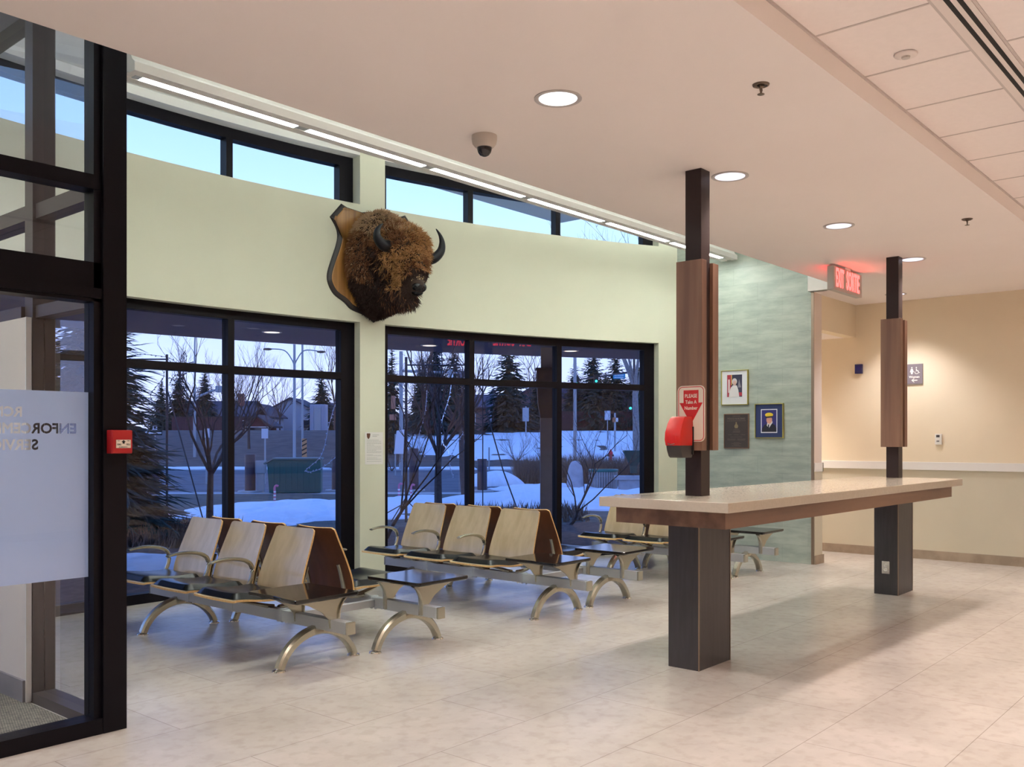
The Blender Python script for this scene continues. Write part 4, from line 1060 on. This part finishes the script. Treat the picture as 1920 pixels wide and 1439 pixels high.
def spruce(name, lab, u, Z, h, rad, seed, mt, lev=26, per=11, z0=None, spikes=5, low=.06, group=None, wk=1):
    rnd = random.Random(seed); r0 = bear(u)*Z; x, y = O2(r0, Z); t = thing(name, lab, 'tree', (x, y, (g(r0, Z) if z0 is None else z0)-.05), 0, group)
    bm = B(); tube(bm, [(0, 0, 0), (0, 0, h*.6), (0, 0, h*.985)], [rad*.06, rad*.04, rad*.006], 7); obj('trunk', bm, BK1, t)
    bm = B()
    for i in range(lev):
        f = i/(lev-1); z = h*(low+(.985-low)*f); L = rad*(1-f)**.85*(1+rnd.uniform(-.12, .12))+rad*.03
        for k in range(max(4, int(per*(1-f*.5)))):
            a = rnd.uniform(0, 2*PI); l = L*rnd.uniform(.72, 1.08); d = Vector((math.cos(a), math.sin(a), -.22+.55*f+rnd.uniform(-.12, .12))); sd = Vector((-math.sin(a), math.cos(a), 0))
            b = Vector((0, 0, z+h/lev*rnd.uniform(-.9, .9))); d.z += rnd.uniform(-.14, .10)*(2 if wk < 1 else 1)
            for q in range(spikes):
                s_ = (q+1)/spikes; base = b+d*l*(s_-.9/spikes); w = (l*.20*(1.15-s_)+.012*rad)*wk; tip = base+(d*1.0+sd*rnd.uniform(-.95, .95)+Vector((0, 0, rnd.uniform(-.55, .15))))*l*.34*(1.25 if wk < 1 else 1)*(1 if wk == 1 else rnd.uniform(.5, 1))
                ct = (base+tip)/2; hgt = w*.35
                vs = [bm.verts.new(base-d*.02*l), bm.verts.new(ct+sd*w+Vector((0, 0, -hgt*.5))), bm.verts.new(ct-sd*w+Vector((0, 0, -hgt*.5))), bm.verts.new(ct+Vector((0, 0, hgt))), bm.verts.new(tip+Vector((0, 0, -hgt)))]
                for tri in ((0, 1, 3), (0, 3, 2), (4, 3, 1), (4, 2, 3), (0, 2, 1), (4, 1, 2)): bm.faces.new([vs[m_] for m_ in tri])
    obj('foliage', bm, mt, t); return t
spruce('spruce_tree', 'near spruce with drooping branches at the left edge of the left window', 165, 14.6, 5.6, 1.3, 3, ND2, 56, 26, spikes=14, low=.02, wk=.5)
for u, Z, h, rd, lab in ((336, 86, 6.4, 1.9, 'small spruce left of the wire display pole top'), (384, 84, 6.0, 1.8, 'spruce beside the traffic signal pole in the left window'), (303, 84, 4.8, 1.6, 'low spruce behind the wire display in the left window'),
                    (603, 88, 6.2, 1.9, 'spruce at the right side of the left window'), (735, 60, 7.6, 1.5, 'spruce hugging the cream pier'), (817, 70, 8.0, 2.3, 'tall spruce behind the signal arm'), (851, 72, 7.2, 2.1, 'spruce right of the tall signal-arm spruce'),
                    (787, 74, 6.2, 1.5, 'slim spruce left of the tall signal-arm spruce'), (955, 74, 8.0, 2.6, 'big spruce in the centre of the middle window'), (1008, 78, 5.4, 1.6, 'dark spruce left of the canopy column capital'), (1112, 80, 8.0, 2.5, 'spruce with a thin leader in the right window'),
                    (1153, 80, 8.3, 2.0, 'spruce above the blue street name sign'), (1078, 82, 6.2, 2.2, 'spruce behind the pale street pole'), (1196, 80, 6.0, 2.6, 'spruce at the right edge of the right window'), (1136, 84, 5.4, 2.4, 'low spruce between the two taller right-hand ones')):
    spruce('spruce_tree', lab, u, Z, h, rd, int(u), ND, 46, 15, spikes=4)
bare_tree('bare_tree', 'young bare tree with upswept boughs in the left window', bear(393)*16.2, 16.2, 3.1, .060, 1.05, .75, 11, BK1, (.02, 0), 6, 6)
bare_tree('bare_tree', 'slim bare tree with strung lights in front of the middle window', bear(822)*20, 20, 3.7, .085, 1.3, .55, 12, BK1, (0, 0), 6, 6)
bare_tree('bare_tree', 'leaning bare sapling beside the cream pier', bear(722)*14.5, 14.5, 3.0, .030, .5, .4, 13, BK1, (.55, 0), 5, 4)
bare_tree('bare_tree', 'bare tree with trunk just left of the first middle mullion', bear(872)*24, 24, 4.0, .085, 1.9, .5, 14, BK1, (-.05, 0), 5, 5)
bare_tree('bare_tree', 'low spreading bare tree right of the canopy column', bear(1066)*17.0, 17.0, 2.3, .028, .30, .75, 15, BK1, (.55, 0), 5, 5)
bare_tree('bare_tree', 'tall pale poplar at the right end of the windows', bear(1196)*34, 34, 8.0, .13, 3.4, .22, 16, BK2, (-.03, 0), 5, 4)
bare_tree('bare_tree', 'second pale poplar, nearest the right window jamb', bear(1212)*31, 31, 8.0, .12, 3.2, .22, 17, BK2, (0, 0), 5, 4)
bare_tree('bare_tree', 'distant bare tree left of the white-gabled house', bear(467)*62, 62, 5.6, .09, 1.9, .5, 18, BK1, (0, 0), 6, 5)
bare_tree('bare_tree', 'distant pair-topped bare poplar at the left window right side', bear(628)*78, 78, 7.4, .10, 2.2, .16, 19, BK3, (0, 0), 6, 6)
bare_tree('bare_tree', 'distant thin bare poplar left of the canopy column', bear(998)*84, 84, 8.2, .10, 2.5, .14, 20, BK3, (0, 0), 6, 6)
bare_tree('bare_tree', 'distant bare brush behind the houses', bear(525)*110, 110, 7.0, .10, 2.0, .5, 21, BK3, (0, 0), 6, 9)
bare_tree('bare_tree', 'distant bare tree behind the brick house', bear(432)*84, 84, 5.4, .09, 1.4, .5, 22, BK3, (0, 0), 6, 7)
for i, (u, Z, h, s_, lab) in enumerate(((968, 55, 1.7, .8, 'leafless shrub on the snowy berm, left one'), (1015, 56, 1.4, .8, 'leafless shrub on the snowy berm behind the column'), (735, 48, 1.6, .9, 'red-brown shrub beyond the pier'), (770, 50, 1.7, .9, 'red-brown shrub by the white billboard'),
                        (1185, 52, 1.2, .9, 'twiggy shrub right of the red hydrant'), (1098, 50, 1.1, .9, 'twiggy shrub left of the red hydrant'), (505, 80, 2.8, .8, 'bare bush in front of the white-gabled house'))):
    bare_tree('bare_shrub', lab, bear(u)*Z, Z, h, .03, .05, s_, 40+i, BK3, (0, 0), 5, 11, cat='shrub')
def grass_clump(name, lab, r0, r1, Z0, Z1, h, n, seed):
    rnd = random.Random(seed); bm = B()
    for _ in range(n):
        r = rnd.uniform(r0, r1); Z = rnd.uniform(Z0, Z1); x, y = O2(r, Z); z = g(r, Z); a = rnd.uniform(0, 6.28); l = h*rnd.uniform(.5, 1.1); w = .02
        p = Vector((x, y, z)); tip = p+Vector((math.cos(a)*l*.4, math.sin(a)*l*.4, l)); vs = [bm.verts.new(p+Vector((math.cos(a+k)*w, math.sin(a+k)*w, 0))) for k in (0, 2.1, 4.2)]; e = bm.verts.new(tip)
        for j in range(3): bm.faces.new((vs[j], vs[(j+1) % 3], e))
    return tag(obj(name, bm, mat('dry_grass', (.20, .13, .09), .95)), lab, 'grass', None, 'stuff')
grass_clump('ornamental_grass', 'brown hedge of dry ornamental grass behind the slatted planter', .2, 5.4, 33, 37, 1.05, 5200, 1)
grass_clump('ornamental_grass', 'low dry grass at the foot of the left window', -7.2, -4.6, 13.2, 16.0, .28, 1500, 2)
grass_clump('ornamental_grass', 'low dry stems in front of the middle window snow', -1.2, 1.5, 17.5, 20.0, .28, 500, 3)

# ------------------------------------------------------------------ street furniture
def place(name, lab, cat, u, Z, z=None, rz=0, group=None):
    r = bear(u)*Z; x, y = O2(r, Z); return thing(name, lab, cat, (x, y, g(r, Z)-.02 if z is None else z), VR+rz, group)
POLE = mat('galvanised_pole', (.36, .38, .40), .5, .3); DP = mat('dark_pole', (.05, .045, .05), .6)
for u, Z, h, lab in ((288, 25.8, 1.10, 'dark round bollard on a concrete pad by the near spruce'), (469, 27.5, 1.12, 'dark round bollard beside the window mullion, left of the utility pedestal'), (631, 29.5, 1.1, 'dark round bollard right of the green bin'),
                     (776, 29.5, 1.35, 'dark bollard behind the slim lit tree'), (904, 29.0, 1.02, 'dark bollard just right of the first middle mullion')):
    t = place('bollard', lab, 'bollard', u, Z)
    bm = B(); lathe(bm, [(0, 0), (.155, 0), (.155, h), (.145, h+.02), (0, h+.02)], 24); obj('post', bm, mat('bollard_paint', (.040, .028, .040), .5), t, smooth=True)
    bm = B(); lathe(bm, [(0, 0), (.36, 0), (.36, .05), (.34, .07), (0, .07)], 24); obj('pad', bm, GM[4], t)
t = place('waste_bin', 'large dark green steel bin with a sloped lid beyond the lawn', 'bin', 557, 27.2, rz=R_(8))
GB = mat('bin_green', (.010, .10, .085), .5)
bm = B(); prism(bm, [(-.74, .05), (.70, .05), (.70, 1.02), (-.60, 1.02), (-.80, .88)], .95, 'y', -.47)
for i in range(9): box(bm, -.66+.165*i, -.61+.165*i, -.49, -.47, .08, .92)
obj('body', bm, GB, t); bm = B(); box(bm, -.66, .74, -.52, .52, 1.0, 1.045); prism(bm, [(-.88, .86), (-.64, 1.0), (-.64, 1.045), (-.90, .90)], 1.02, 'y', -.51); obj('lid', bm, mat('bin_lid', (.10, .16, .15), .5), t)
t = place('utility_pedestal', 'grey utility pedestal left of the green bin', 'utility box', 489, 27.6)
bm = B(); box(bm, -.10, .10, -.08, .08, 0, .8); box(bm, -.15, .15, -.12, .12, .58, .95); obj('cabinet', bm, POLE, t)
bm = B(); box(bm, -.40, -.28, -.05, .05, 0, .16); box(bm, -.36, -.32, -.02, .02, 0, .62); obj('meter', bm, M['white'], t)
# street lamps
def pole(par, h, r0, r1, name='pole', m=POLE, x=0):
    bm = B(); tube(bm, [(x, 0, 0), (x, 0, h)], [r0, r1], 12); return obj(name, bm, m, par, smooth=True)
t = place('street_lamp', 'twin-arm street lamp on a tall pole above the green bin', 'street lamp', 552, 52); pole(t, 6.9, .09, .07)
for s_ in (-1, 1):
    bm = B(); tube(bm, bez([(0, 0, 5.6), (s_*.12, 0, 6.0), (s_*.55, 0, 6.55), (s_*1.35, 0, 6.65 if s_ < 0 else 6.52)], 5), .035, 6); a = obj('arm', bm, POLE, t, smooth=True)
    bm = B(); bmesh.ops.create_uvsphere(bm, u_segments=12, v_segments=8, radius=1, matrix=Matrix.Translation((s_*1.5, 0, 6.63 if s_ < 0 else 6.48)) @ Matrix.Diagonal((.26, .12, .07, 1))); obj('lamp_head', bm, DP, a, smooth=True)
bm = B(); lathe(bm, [(0, 0), (.34, 0), (.30, .45), (.16, .5), (0, .5)], 16); obj('base', bm, GM[4], t)
t = place('light_pole', 'plain tall grey pole right of the twin-arm street lamp', 'street pole', 567, 62); pole(t, 8.8, .075, .065)
t = place('street_lamp', 'single curved street lamp with a side signal arm in the left window', 'street lamp', 365, 58); pole(t, 4.4, .095, .08); 
bm = B(); tube(bm, bez([(0, 0, 4.3), (0, 0, 6.6), (.06, 0, 7.8), (.3, 0, 8.6)], 5), .05, 8); obj('upper_pole', bm, POLE, t, smooth=True)
bm = B(); tube(bm, [(0, 0, 3.7), (1.15, -.1, 4.15), (2.3, -.2, 4.35)], [.085, .075, .06], 8); a = obj('signal_arm', bm, POLE, t, smooth=True)
obj('arm_box', bx(1.35, 1.75, -.2, .0, 4.05, 4.45), POLE, a)
t = place('street_lamp', 'pale tall pole in front of the right window trees', 'street pole', 1078, 46); pole(t, 7.6, .09, .075)
bm = B(); lathe(bm, [(0, 0), (.32, 0), (.30, .3), (.17, .55), (0, .55)], 14); obj('base', bm, GM[4], t)
t = place('traffic_signal', 'signal pole with a long arm and boxes high in the middle window', 'traffic light', 752, 50); pole(t, 6.4, .11, .10)
bm = B(); tube(bm, [(0, 0, 5.35), (3.9, 0, 5.2)], [.08, .05], 8); a = obj('signal_arm', bm, POLE, t, smooth=True)
obj('arm_sign', bx(2.55, 2.82, -.06, .06, 5.02, 5.42), POLE, a); obj('arm_sign', bx(3.05, 3.6, -.05, .05, 5.0, 5.35), mat('sign_back', (.16, .13, .16), .6), a)
bm = B(); box(bm, -.52, -.32, -.15, .15, 3.3, 4.0); box(bm, -.60, -.28, -.18, .18, 2.7, 3.0); obj('signal_box', bm, mat('signal_orange', (.42, .19, .12), .6), t)
t = place('traffic_signal', 'signal mast with green lights and a blue street name sign in the right window', 'traffic light', 1189, 64); pole(t, 7.2, .10, .08, m=DP)
bm = B(); tube(bm, [(0, 0, 5.05), (-4.1, 0, 4.45)], [.08, .05], 8); a = obj('signal_arm', bm, DP, t, smooth=True)
GL_ = emit('lit_green_signal', (.05, 1.0, .65), 2.0)
for x, z in ((-3.95, 4.32), (-2.62, 4.50)):
    s_ = obj('signal_head', bx(x-.16, x+.16, -.14, .14, z-.45, z+.35), M['black'], a); bm = B(); bmesh.ops.create_uvsphere(bm, u_segments=12, v_segments=8, radius=.085, matrix=Matrix.Translation((x, -.15, z-.12))); obj('signal_lens', bm, GL_, t)
s_ = obj('signal_head', bx(-.42, -.12, -.14, .14, 2.3, 3.1), M['black'], t); bm = B(); bmesh.ops.create_uvsphere(bm, u_segments=12, v_segments=8, radius=.09, matrix=Matrix.Translation((-.27, -.15, 2.52))); obj('signal_lens', bm, GL_, t)
obj('street_name_board', bx(-1.45, -.62, -.05, -.02, 4.55, 4.90), mat('sign_teal', (.0, .28, .46), .5), a)
bm = B()
random.seed(9)
for z in (4.80, 4.65):
    x = -1.36
    while x < -.75: l = random.uniform(.04, .09); box(bm, x, x+l, -.056, -.048, z-.035, z+.03); x += l+.03
obj('street_name_text', bm, M['white'], a)
# signs on posts
def post_sign(u, Z, h, bw, bh, lab, col=(.62, .62, .66), pole_m=POLE, extra=None):
    t = place('road_sign', lab, 'road sign', u, Z); pole(t, h, .03, .03, m=pole_m); obj('sign_plate', bx(-bw/2, bw/2, -.045, -.032, h-bh, h), mat('plate_'+lab[:8], col, .5), t)
    if extra: extra(t)
    return t
def arrow(t):
    obj('arrow_plate', bx(-.42, .42, -.05, -.036, 1.72, 1.98), M['black'], t)
    bm = B(); prism(bm, [(-.39, 1.85), (-.27, 1.95), (-.27, 1.885), (.38, 1.885), (.38, 1.815), (-.27, 1.815), (-.27, 1.75)], .004, 'y', -.056); obj('arrow', bm, M['white'], t)
    bm = B(); prism(bm, ell(.0, 2.15, .07, .07), .004, 'y', -.050); obj('sign_symbol', bm, M['black'], t)
post_sign(291, 54, 2.28, .26, .28, 'one-way arrow sign under a small square sign in the left window', extra=arrow)
post_sign(387, 34, 2.05, .25, .34, 'small white sign on a post behind the young bare tree')
post_sign(497, 34, 2.05, .24, .36, 'small white sign on a post left of the twin-arm lamp')
def yb(t): obj('yellow_box', bx(-.16, .02, -.07, -.03, 2.0, 2.3), mat('orange_button', (.5, .2, .08), .6), t); obj('white_cap', bx(.05, .20, -.07, -.03, 2.02, 2.28), M['white'], t)
post_sign(1139, 62, 2.55, .38, .62, 'white square road sign with dark symbol in the right window')
t = place('signal_post', 'short pale post with crossing buttons beside the white square road sign', 'post', 1153, 60); pole(t, 2.6, .07, .06); yb(t)
post_sign(917, 36, 1.35, .02, .02, 'thin pale marker post right of the mullion', pole_m=POLE)
t = place('road_sign', 'blue-white hazard sign in front of the big spruce', 'road sign', 986, 68); pole(t, 2.3, .05, .05); obj('sign_plate', bx(-.25, .22, -.06, -.04, 1.2, 2.2), POLE, t)
t = place('hazard_marker', 'orange and black striped hazard marker under the plain pole', 'road sign', 571, 50); pole(t, 1.4, .03, .03)
obj('striped_board', bx(-.13, .13, -.05, -.03, 1.7-1.0, 1.7), mat('hazard_orange', (.62, .30, .12), .5), t)
bm = B()
for k in range(4): prism(bm, [(-.13, .78+.24*k), (.13, .92+.24*k), (.13, 1.0+.24*k if k < 3 else 1.0+.24*k-.02), (-.13, .86+.24*k)], .004, 'y', -.055)
obj('stripe', bm, M['black'], t)
t = place('billboard', 'white upright panel behind the bare branches near the pier', 'billboard', 748, 42)
bm = B(); prism(bm, [(-.22, 1.0), (.20, 1.0), (.24, 2.1), (-.10, 2.05)], .08, 'y', -.04); obj('panel', bm, mat('panel_white', (.80, .80, .86), .5), t); bm = B(); box(bm, -.2, -.14, .04, .08, 0, 1.9); box(bm, .1, .16, .04, .08, 0, 1.9); obj('leg', bm, POLE, t)
t = place('storage_container', 'pale grey upright storage box on the berm at the right of the left window', 'container', 598, 84, 2.1)
bm = B(); box(bm, -.70, .70, -.6, .6, 0, 2.5, bev=.03)
for k in range(6): box(bm, -.62+.22*k, -.56+.22*k, -.63, -.6, .1, 2.4)
obj('body', bm, mat('container_grey', (.40, .40, .46), .6), t); obj('door', bx(-.3, .3, -.66, -.63, .1, 2.2), POLE, t)
# hydrant
t = place('fire_hydrant', 'red fire hydrant on the snowy berm', 'hydrant', 1145, 55); HR = mat('hydrant_red', (.62, .02, .04), .5)
bm = B(); lathe(bm, [(0, 0), (.14, 0), (.14, .05), (.10, .06), (.10, .52), (.14, .54), (.14, .60), (.11, .68), (.05, .76), (.04, .82), (0, .82)], 16); obj('barrel', bm, HR, t, smooth=True)
for s_ in (-1, 1): bm = B(); tube(bm, [(s_*.08, 0, .46), (s_*.19, 0, .46)], .065, 10); obj('outlet_cap', bm, DP, t)
# slatted planter
t = place('slatted_planter', 'round planter of grey wooden slats with a green rim standing in the snow', 'planter', 1131, 29.6); t.scale = (1.1, 1.1, 1.1); t.location.z += .10
bm = B()
for k in range(36):
    a = 2*PI*k/36; v_ = box(bm, -.028, .028, -.015, .015, 0, .50); bmesh.ops.translate(bm, verts=v_, vec=(0, .40, 0)); bmesh.ops.rotate(bm, verts=v_, cent=(0, 0, 0), matrix=Matrix.Rotation(a, 3, 'Z'))
obj('slats', bm, mat('grey_slats', (.36, .34, .33), .8, var=.15, scale=4), t)
bm = B(); lathe(bm, [(.30, .0), (.375, .0), (.375, .48), (.30, .48)], 32); obj('liner', bm, M['black'], t)
bm = B(); lathe(bm, [(.37, .48), (.435, .48), (.44, .53), (.42, .55), (.36, .55), (.35, .50)], 36); obj('rim', bm, mat('rim_green', (.01, .16, .14), .4), t, smooth=True)
bm = B(); tube(bm, [(.423*math.cos(2*PI*k/36), .423*math.sin(2*PI*k/36), .36) for k in range(37)], .009, 6, cap=False); obj('band', bm, POLE, t)
t = place('concrete_bench', 'low concrete bench by the right window jamb', 'bench', 1184, 28.5); CC = mat('bench_concrete', (.44, .42, .44), .85, var=.1, scale=5)
obj('top_slab', bx(-.50, .55, -.3, .3, .42, .54, bev=.01), CC, t); obj('base', bx(-.38, .50, -.24, .24, 0, .42), CC, t)
t = place('funnel_planter', 'dark green funnel-shaped planter standing on the concrete bench', 'planter', 1188, 28.5, g(0, 24)+.53)
bm = B(); loft(bm, [[(-a, -b, z), (a, -b, z), (a, b, z), (-a, b, z)] for a, b, z in ((.10, .10, 0), (.10, .10, .22), (.30, .24, .66), (.30, .24, .70))]); obj('body', bm, mat('planter_green', (.012, .055, .045), .5), t)
t = place('concrete_block', 'rounded grey concrete block behind the spreading bare tree', 'block', 1079, 29.5)
bm = B(); lathe(bm, [(0, 0), (.28, 0), (.26, .55), (.20, .82), (.12, .95), (0, .98)], 14); obj('block', bm, CC, t, smooth=True)
t = place('garden_steps', 'grey wooden steps climbing behind the funnel planter', 'steps', 1178, 34)
bm = B()
for k in range(4): box(bm, -.35, .75, -.4+.35*k, -.05+.35*k, .18*k, .18*k+.14)
obj('tread', bm, mat('step_grey', (.24, .25, .28), .8), t); obj('stringer', bx(-.40, -.35, -.4, 1.0, 0, .3), DP, t)
# light display frames
WL = mat('fairy_light_wire', (.10, .10, .13), .6); BL = emit('lit_fairy_lights', (.45, .62, 1.0), .9)
t = place('light_display', 'metal frame with a wire reindeer outline of unlit bulbs in the left window', 'display', 313, 17.2)
bm = B(); tube(bm, [(0, 0, 0), (0, 0, 3.15)], .022, 8); tube(bm, [(-1.15, 0, 0), (-1.15, 0, 3.15)], .022, 8); tube(bm, [(-1.15, 0, 3.06), (0, 0, 3.06)], .016, 6); tube(bm, [(-1.15, 0, 1.05), (0, 0, 1.09)], .014, 6)
tube(bm, [(.02, 0, 2.45), (.42, -.15, 1.2), (.80, -.3, .0)], .013, 6); obj('frame', bm, DP, t)
def outline(pts, n=3, r=.008): 
    bm = B(); Q = bez([(x, 0, z) for x, z in pts], n); tube(bm, Q, r*.6, 5); rnd = random.Random(5)
    for p in Q: 
        a = rnd.uniform(0, 6.28); tube(bm, [p, p+Vector((math.cos(a)*.03, 0, math.sin(a)*.03))], [r*1.6, r*.6], 5)
    return bm
obj('wire_outline', outline([(-.98, 2.95), (-.8, 3.08), (-.5, 3.15), (-.2, 3.13), (.05, 3.08), (.22, 2.98), (.28, 3.12), (.33, 3.2), (.36, 3.05), (.30, 2.9), (.42, 3.0), (.50, 2.98), (.44, 2.86), (.30, 2.78), (.15, 2.75), (.05, 2.62)]), WL, t)
obj('wire_outline', outline([(.05, 2.72), (.18, 2.66), (.32, 2.62), (.33, 2.5), (.22, 2.42), (.12, 2.46), (.06, 2.3), (.0, 2.1)]), WL, t)
obj('wire_outline', outline([(-.98, 2.9), (-.7, 2.98), (-.4, 2.96), (-.15, 2.92), (-.05, 2.75), (-.2, 2.55), (-.3, 2.4), (-.25, 2.2), (-.12, 2.05)]), WL, t)
t = place('light_display', 'tall metal display frame with a slanted brace in the middle window', 'display', 820, 17.6)
bm = B(); tube(bm, [(-.59, 0, 0), (-.59, 0, 3.15)], .026, 8); tube(bm, [(.55, 0, 0), (.55, 0, 3.15)], .030, 8); tube(bm, [(-.59, 0, 3.0), (.55, 0, 3.0)], .016, 6); tube(bm, [(-.28, 0, 3.1), (.05, -.1, 2.0), (.2, -.15, 1.5)], .016, 6)
tube(bm, [(-.59, 0, .5), (-.9, .1, 0)], .010, 6); tube(bm, [(-.59, 0, .45), (-.2, .2, 0)], .010, 6); tube(bm, [(-.59, 0, .4), (-.95, -.2, .2)], .010, 6)
tube(bm, [(.86, 0, 3.15), (.86, 0, 0)], .012, 6); tube(bm, [(.88, 0, 2.3), (1.25, -.2, 1.0), (1.62, -.4, 0)], .014, 6); obj('frame', bm, DP, t)
for i, (u, Z, P_) in enumerate(((250, 16.0, [(.25, 1.75), (.12, 1.6), (.0, 1.5), (.1, 1.42), (.2, 1.25), (.28, 1.1)]), (838, 19.8, [(.12, 3.0), (.05, 2.5), (-.1, 2.0), (-.12, 1.6), (.05, 1.3)]), (852, 19.6, [(.35, 2.2), (.22, 1.8), (.05, 1.5), (-.1, 1.1), (-.02, .8)]), (792, 19.6, [(.1, 2.6), (.05, 2.1), (-.08, 1.6), (.05, 1.2)]),
                        (608, 17.5, [(.45, 2.65), (.25, 2.35), (.1, 1.9), (-.05, 1.3), (-.35, 1.0), (-.10, 1.02), (.25, 1.3), (.4, 1.65)]))):
    t = place('string_lights', ('string of blue lights looped on the near spruce', 'string of lights up the slim bare tree trunk', 'string of lights on the right boughs of the slim bare tree', 'string of lights on the left boughs of the slim bare tree', 'string of pale lights looping down at the right of the left window')[i], 'string lights', u, Z)
    obj('cable', outline(P_, 6, .009), BL if i in (0, 1) else mat('pale_lights', (.55, .58, .66), .5), t)
for i, (u, Z) in enumerate(((748, 24.5), (771, 24.0), (515, 23.5))):
    t = place('candy_cane_light', ('pink candy cane ornament left of the display post', 'pink candy cane ornament right of the display post', 'pink candy cane ornament in front of the green bin')[i], 'ornament', u, Z)
    bm = B(); tube(bm, bez([(0, 0, 0), (0, 0, .25), (.0, 0, .36), (.04, 0, .41), (.09, 0, .39)], 5), .028, 8); obj('cane', bm, mat('cane_pink', (.62, .16, .26), .5), t, smooth=True)
    bm = B()
    for k in range(3): lathe(bm, [(.030, .05+.09*k), (.031, .07+.09*k), (.030, .09+.09*k)], 10)
    obj('stripe', bm, M['white'], t)

# ------------------------------------------------------------------ houses and fence
WN = mat('dark_window', (.03, .035, .05), .15)
def house(lab, u, Z, w, d, ze, zr, wc, rc, rz=0, gable=True, z0=1.6, chim=False):
    t = place('house', lab, 'house', u, Z, z0, rz); e = ze-z0; r = zr-z0
    wm = mat('wall_'+lab[:12], wc, .8, var=.06, scale=.5); rm = mat('roof_'+lab[:12], rc, .85, var=.12, scale=2)
    bm = B()
    if gable: prism(bm, [(-w/2, 0), (w/2, 0), (w/2, e), (0, r), (-w/2, e)], d, 'y', 0)
    else: prism(bm, [(0, 0), (d, 0), (d, e), (d/2, r), (0, e)], w, 'x', -w/2)
    obj('walls', bm, wm, t); bm = B(); o_ = .45; th = .16; sl = (r-e)/(w/2 if gable else d/2)
    if gable:
        for s_ in (-1, 1): prism(bm, [(0, r), (s_*(w/2+o_), e-sl*o_), (s_*(w/2+o_), e-sl*o_+th), (0, r+th)], d+2*o_, 'y', -o_)
    else:
        for c, s_ in ((0, -1), (d, 1)): prism(bm, [(d/2, r), (c+s_*o_, e-sl*o_), (c+s_*o_, e-sl*o_+th), (d/2, r+th)], w+2*o_, 'x', -w/2-o_)
    obj('roof', bm, rm, t)
    for k in (-1, 1):
        wx = k*w*.24; f = obj('window', bx(wx-.6, wx+.6, -.05, .02, e*.42, e*.82), M['white'], t); obj('pane', bx(wx-.52, wx+.52, -.07, -.04, e*.42+.08, e*.82-.08), WN, f)
    if chim: obj('chimney', bx(w*.3, w*.3+.6, d*.3, d*.3+.6, e, r+.9), mat('chimney_brick', (.30, .12, .08), .9), t)
BR = (.09, .045, .05); RF = (.07, .06, .075); WH = (.42, .42, .46)
house('brown house with a low dark roof behind the small spruces', 395, 100, 7.4, 8, 4.0, 5.6, BR, RF, 0, False, chim=True)
house('reddish house block right of the signal arm pole', 436, 91, 3.0, 6, 3.7, 4.6, (.10, .055, .06), RF, 0, False)
house('white-gabled house nearest the left window mullion', 468, 110, 3.6, 9, 4.4, 5.7, WH, RF)
house('wide pale bungalow with a long dark roof in the left window', 545, 121, 8.2, 8, 4.6, 6.8, WH, RF, 0, True)
house('low pale garage beside the wide bungalow', 600, 131, 8.3, 8, 4.4, 6.6, (.33, .33, .38), RF, 0, False)
house('small red gabled shed at the top of the berm', 482, 82, 1.9, 3, 2.8, 3.5, (.17, .06, .06), RF, 0, True)
house('brown house behind the tall signal-arm spruces', 848, 90, 7.0, 7, 4.6, 5.8, (.22, .13, .12), (.12, .08, .10), 0, False)
house('white house wall with a slanted eave left of the big spruce', 925, 99, 3.9, 8, 4.2, 6.7, (.55, .56, .62), (.20, .20, .26), 0, True)
house('dark-roofed house between the big spruce and the canopy column', 1010, 109, 9.5, 9, 5.2, 8.0, (.20, .12, .13), (.045, .05, .09), 0, True)
house('long brown house behind the right window trees', 1140, 120, 17, 9, 5.0, 8.2, (.16, .09, .11), (.05, .045, .08), 0, False)
def fence(lab, u0, u1, Z, h, bw=.16):
    r0, r1 = bear(u0)*Z, bear(u1)*Z; t = place('board_fence', lab, 'fence', (u0+u1)/2, Z, 2.05); L = r1-r0; bm = B(); n = int(L/bw)
    for k in range(n): box(bm, -L/2+k*bw, -L/2+k*bw+bw*.9, -.02, .02, 0, h)
    obj('boards', bm, mat('fence_red_brown', (.085, .040, .046), .85, var=.12, scale=3), t); bm = B(); box(bm, -L/2, L/2, .02, .07, h*.8, h*.86); box(bm, -L/2, L/2, .02, .07, h*.2, h*.26); box(bm, -L/2, L/2, -.06, .06, h, h+.06); obj('rail', bm, BK1, t)
fence('long red-brown board fence at the top of the snowy berm', 922, 1222, 79, 1.75)
fence('red-brown board fence behind the left bushes', 322, 455, 80, 1.3)
fence('red-brown board fence beyond the slim lit tree', 724, 884, 80, 1.5)
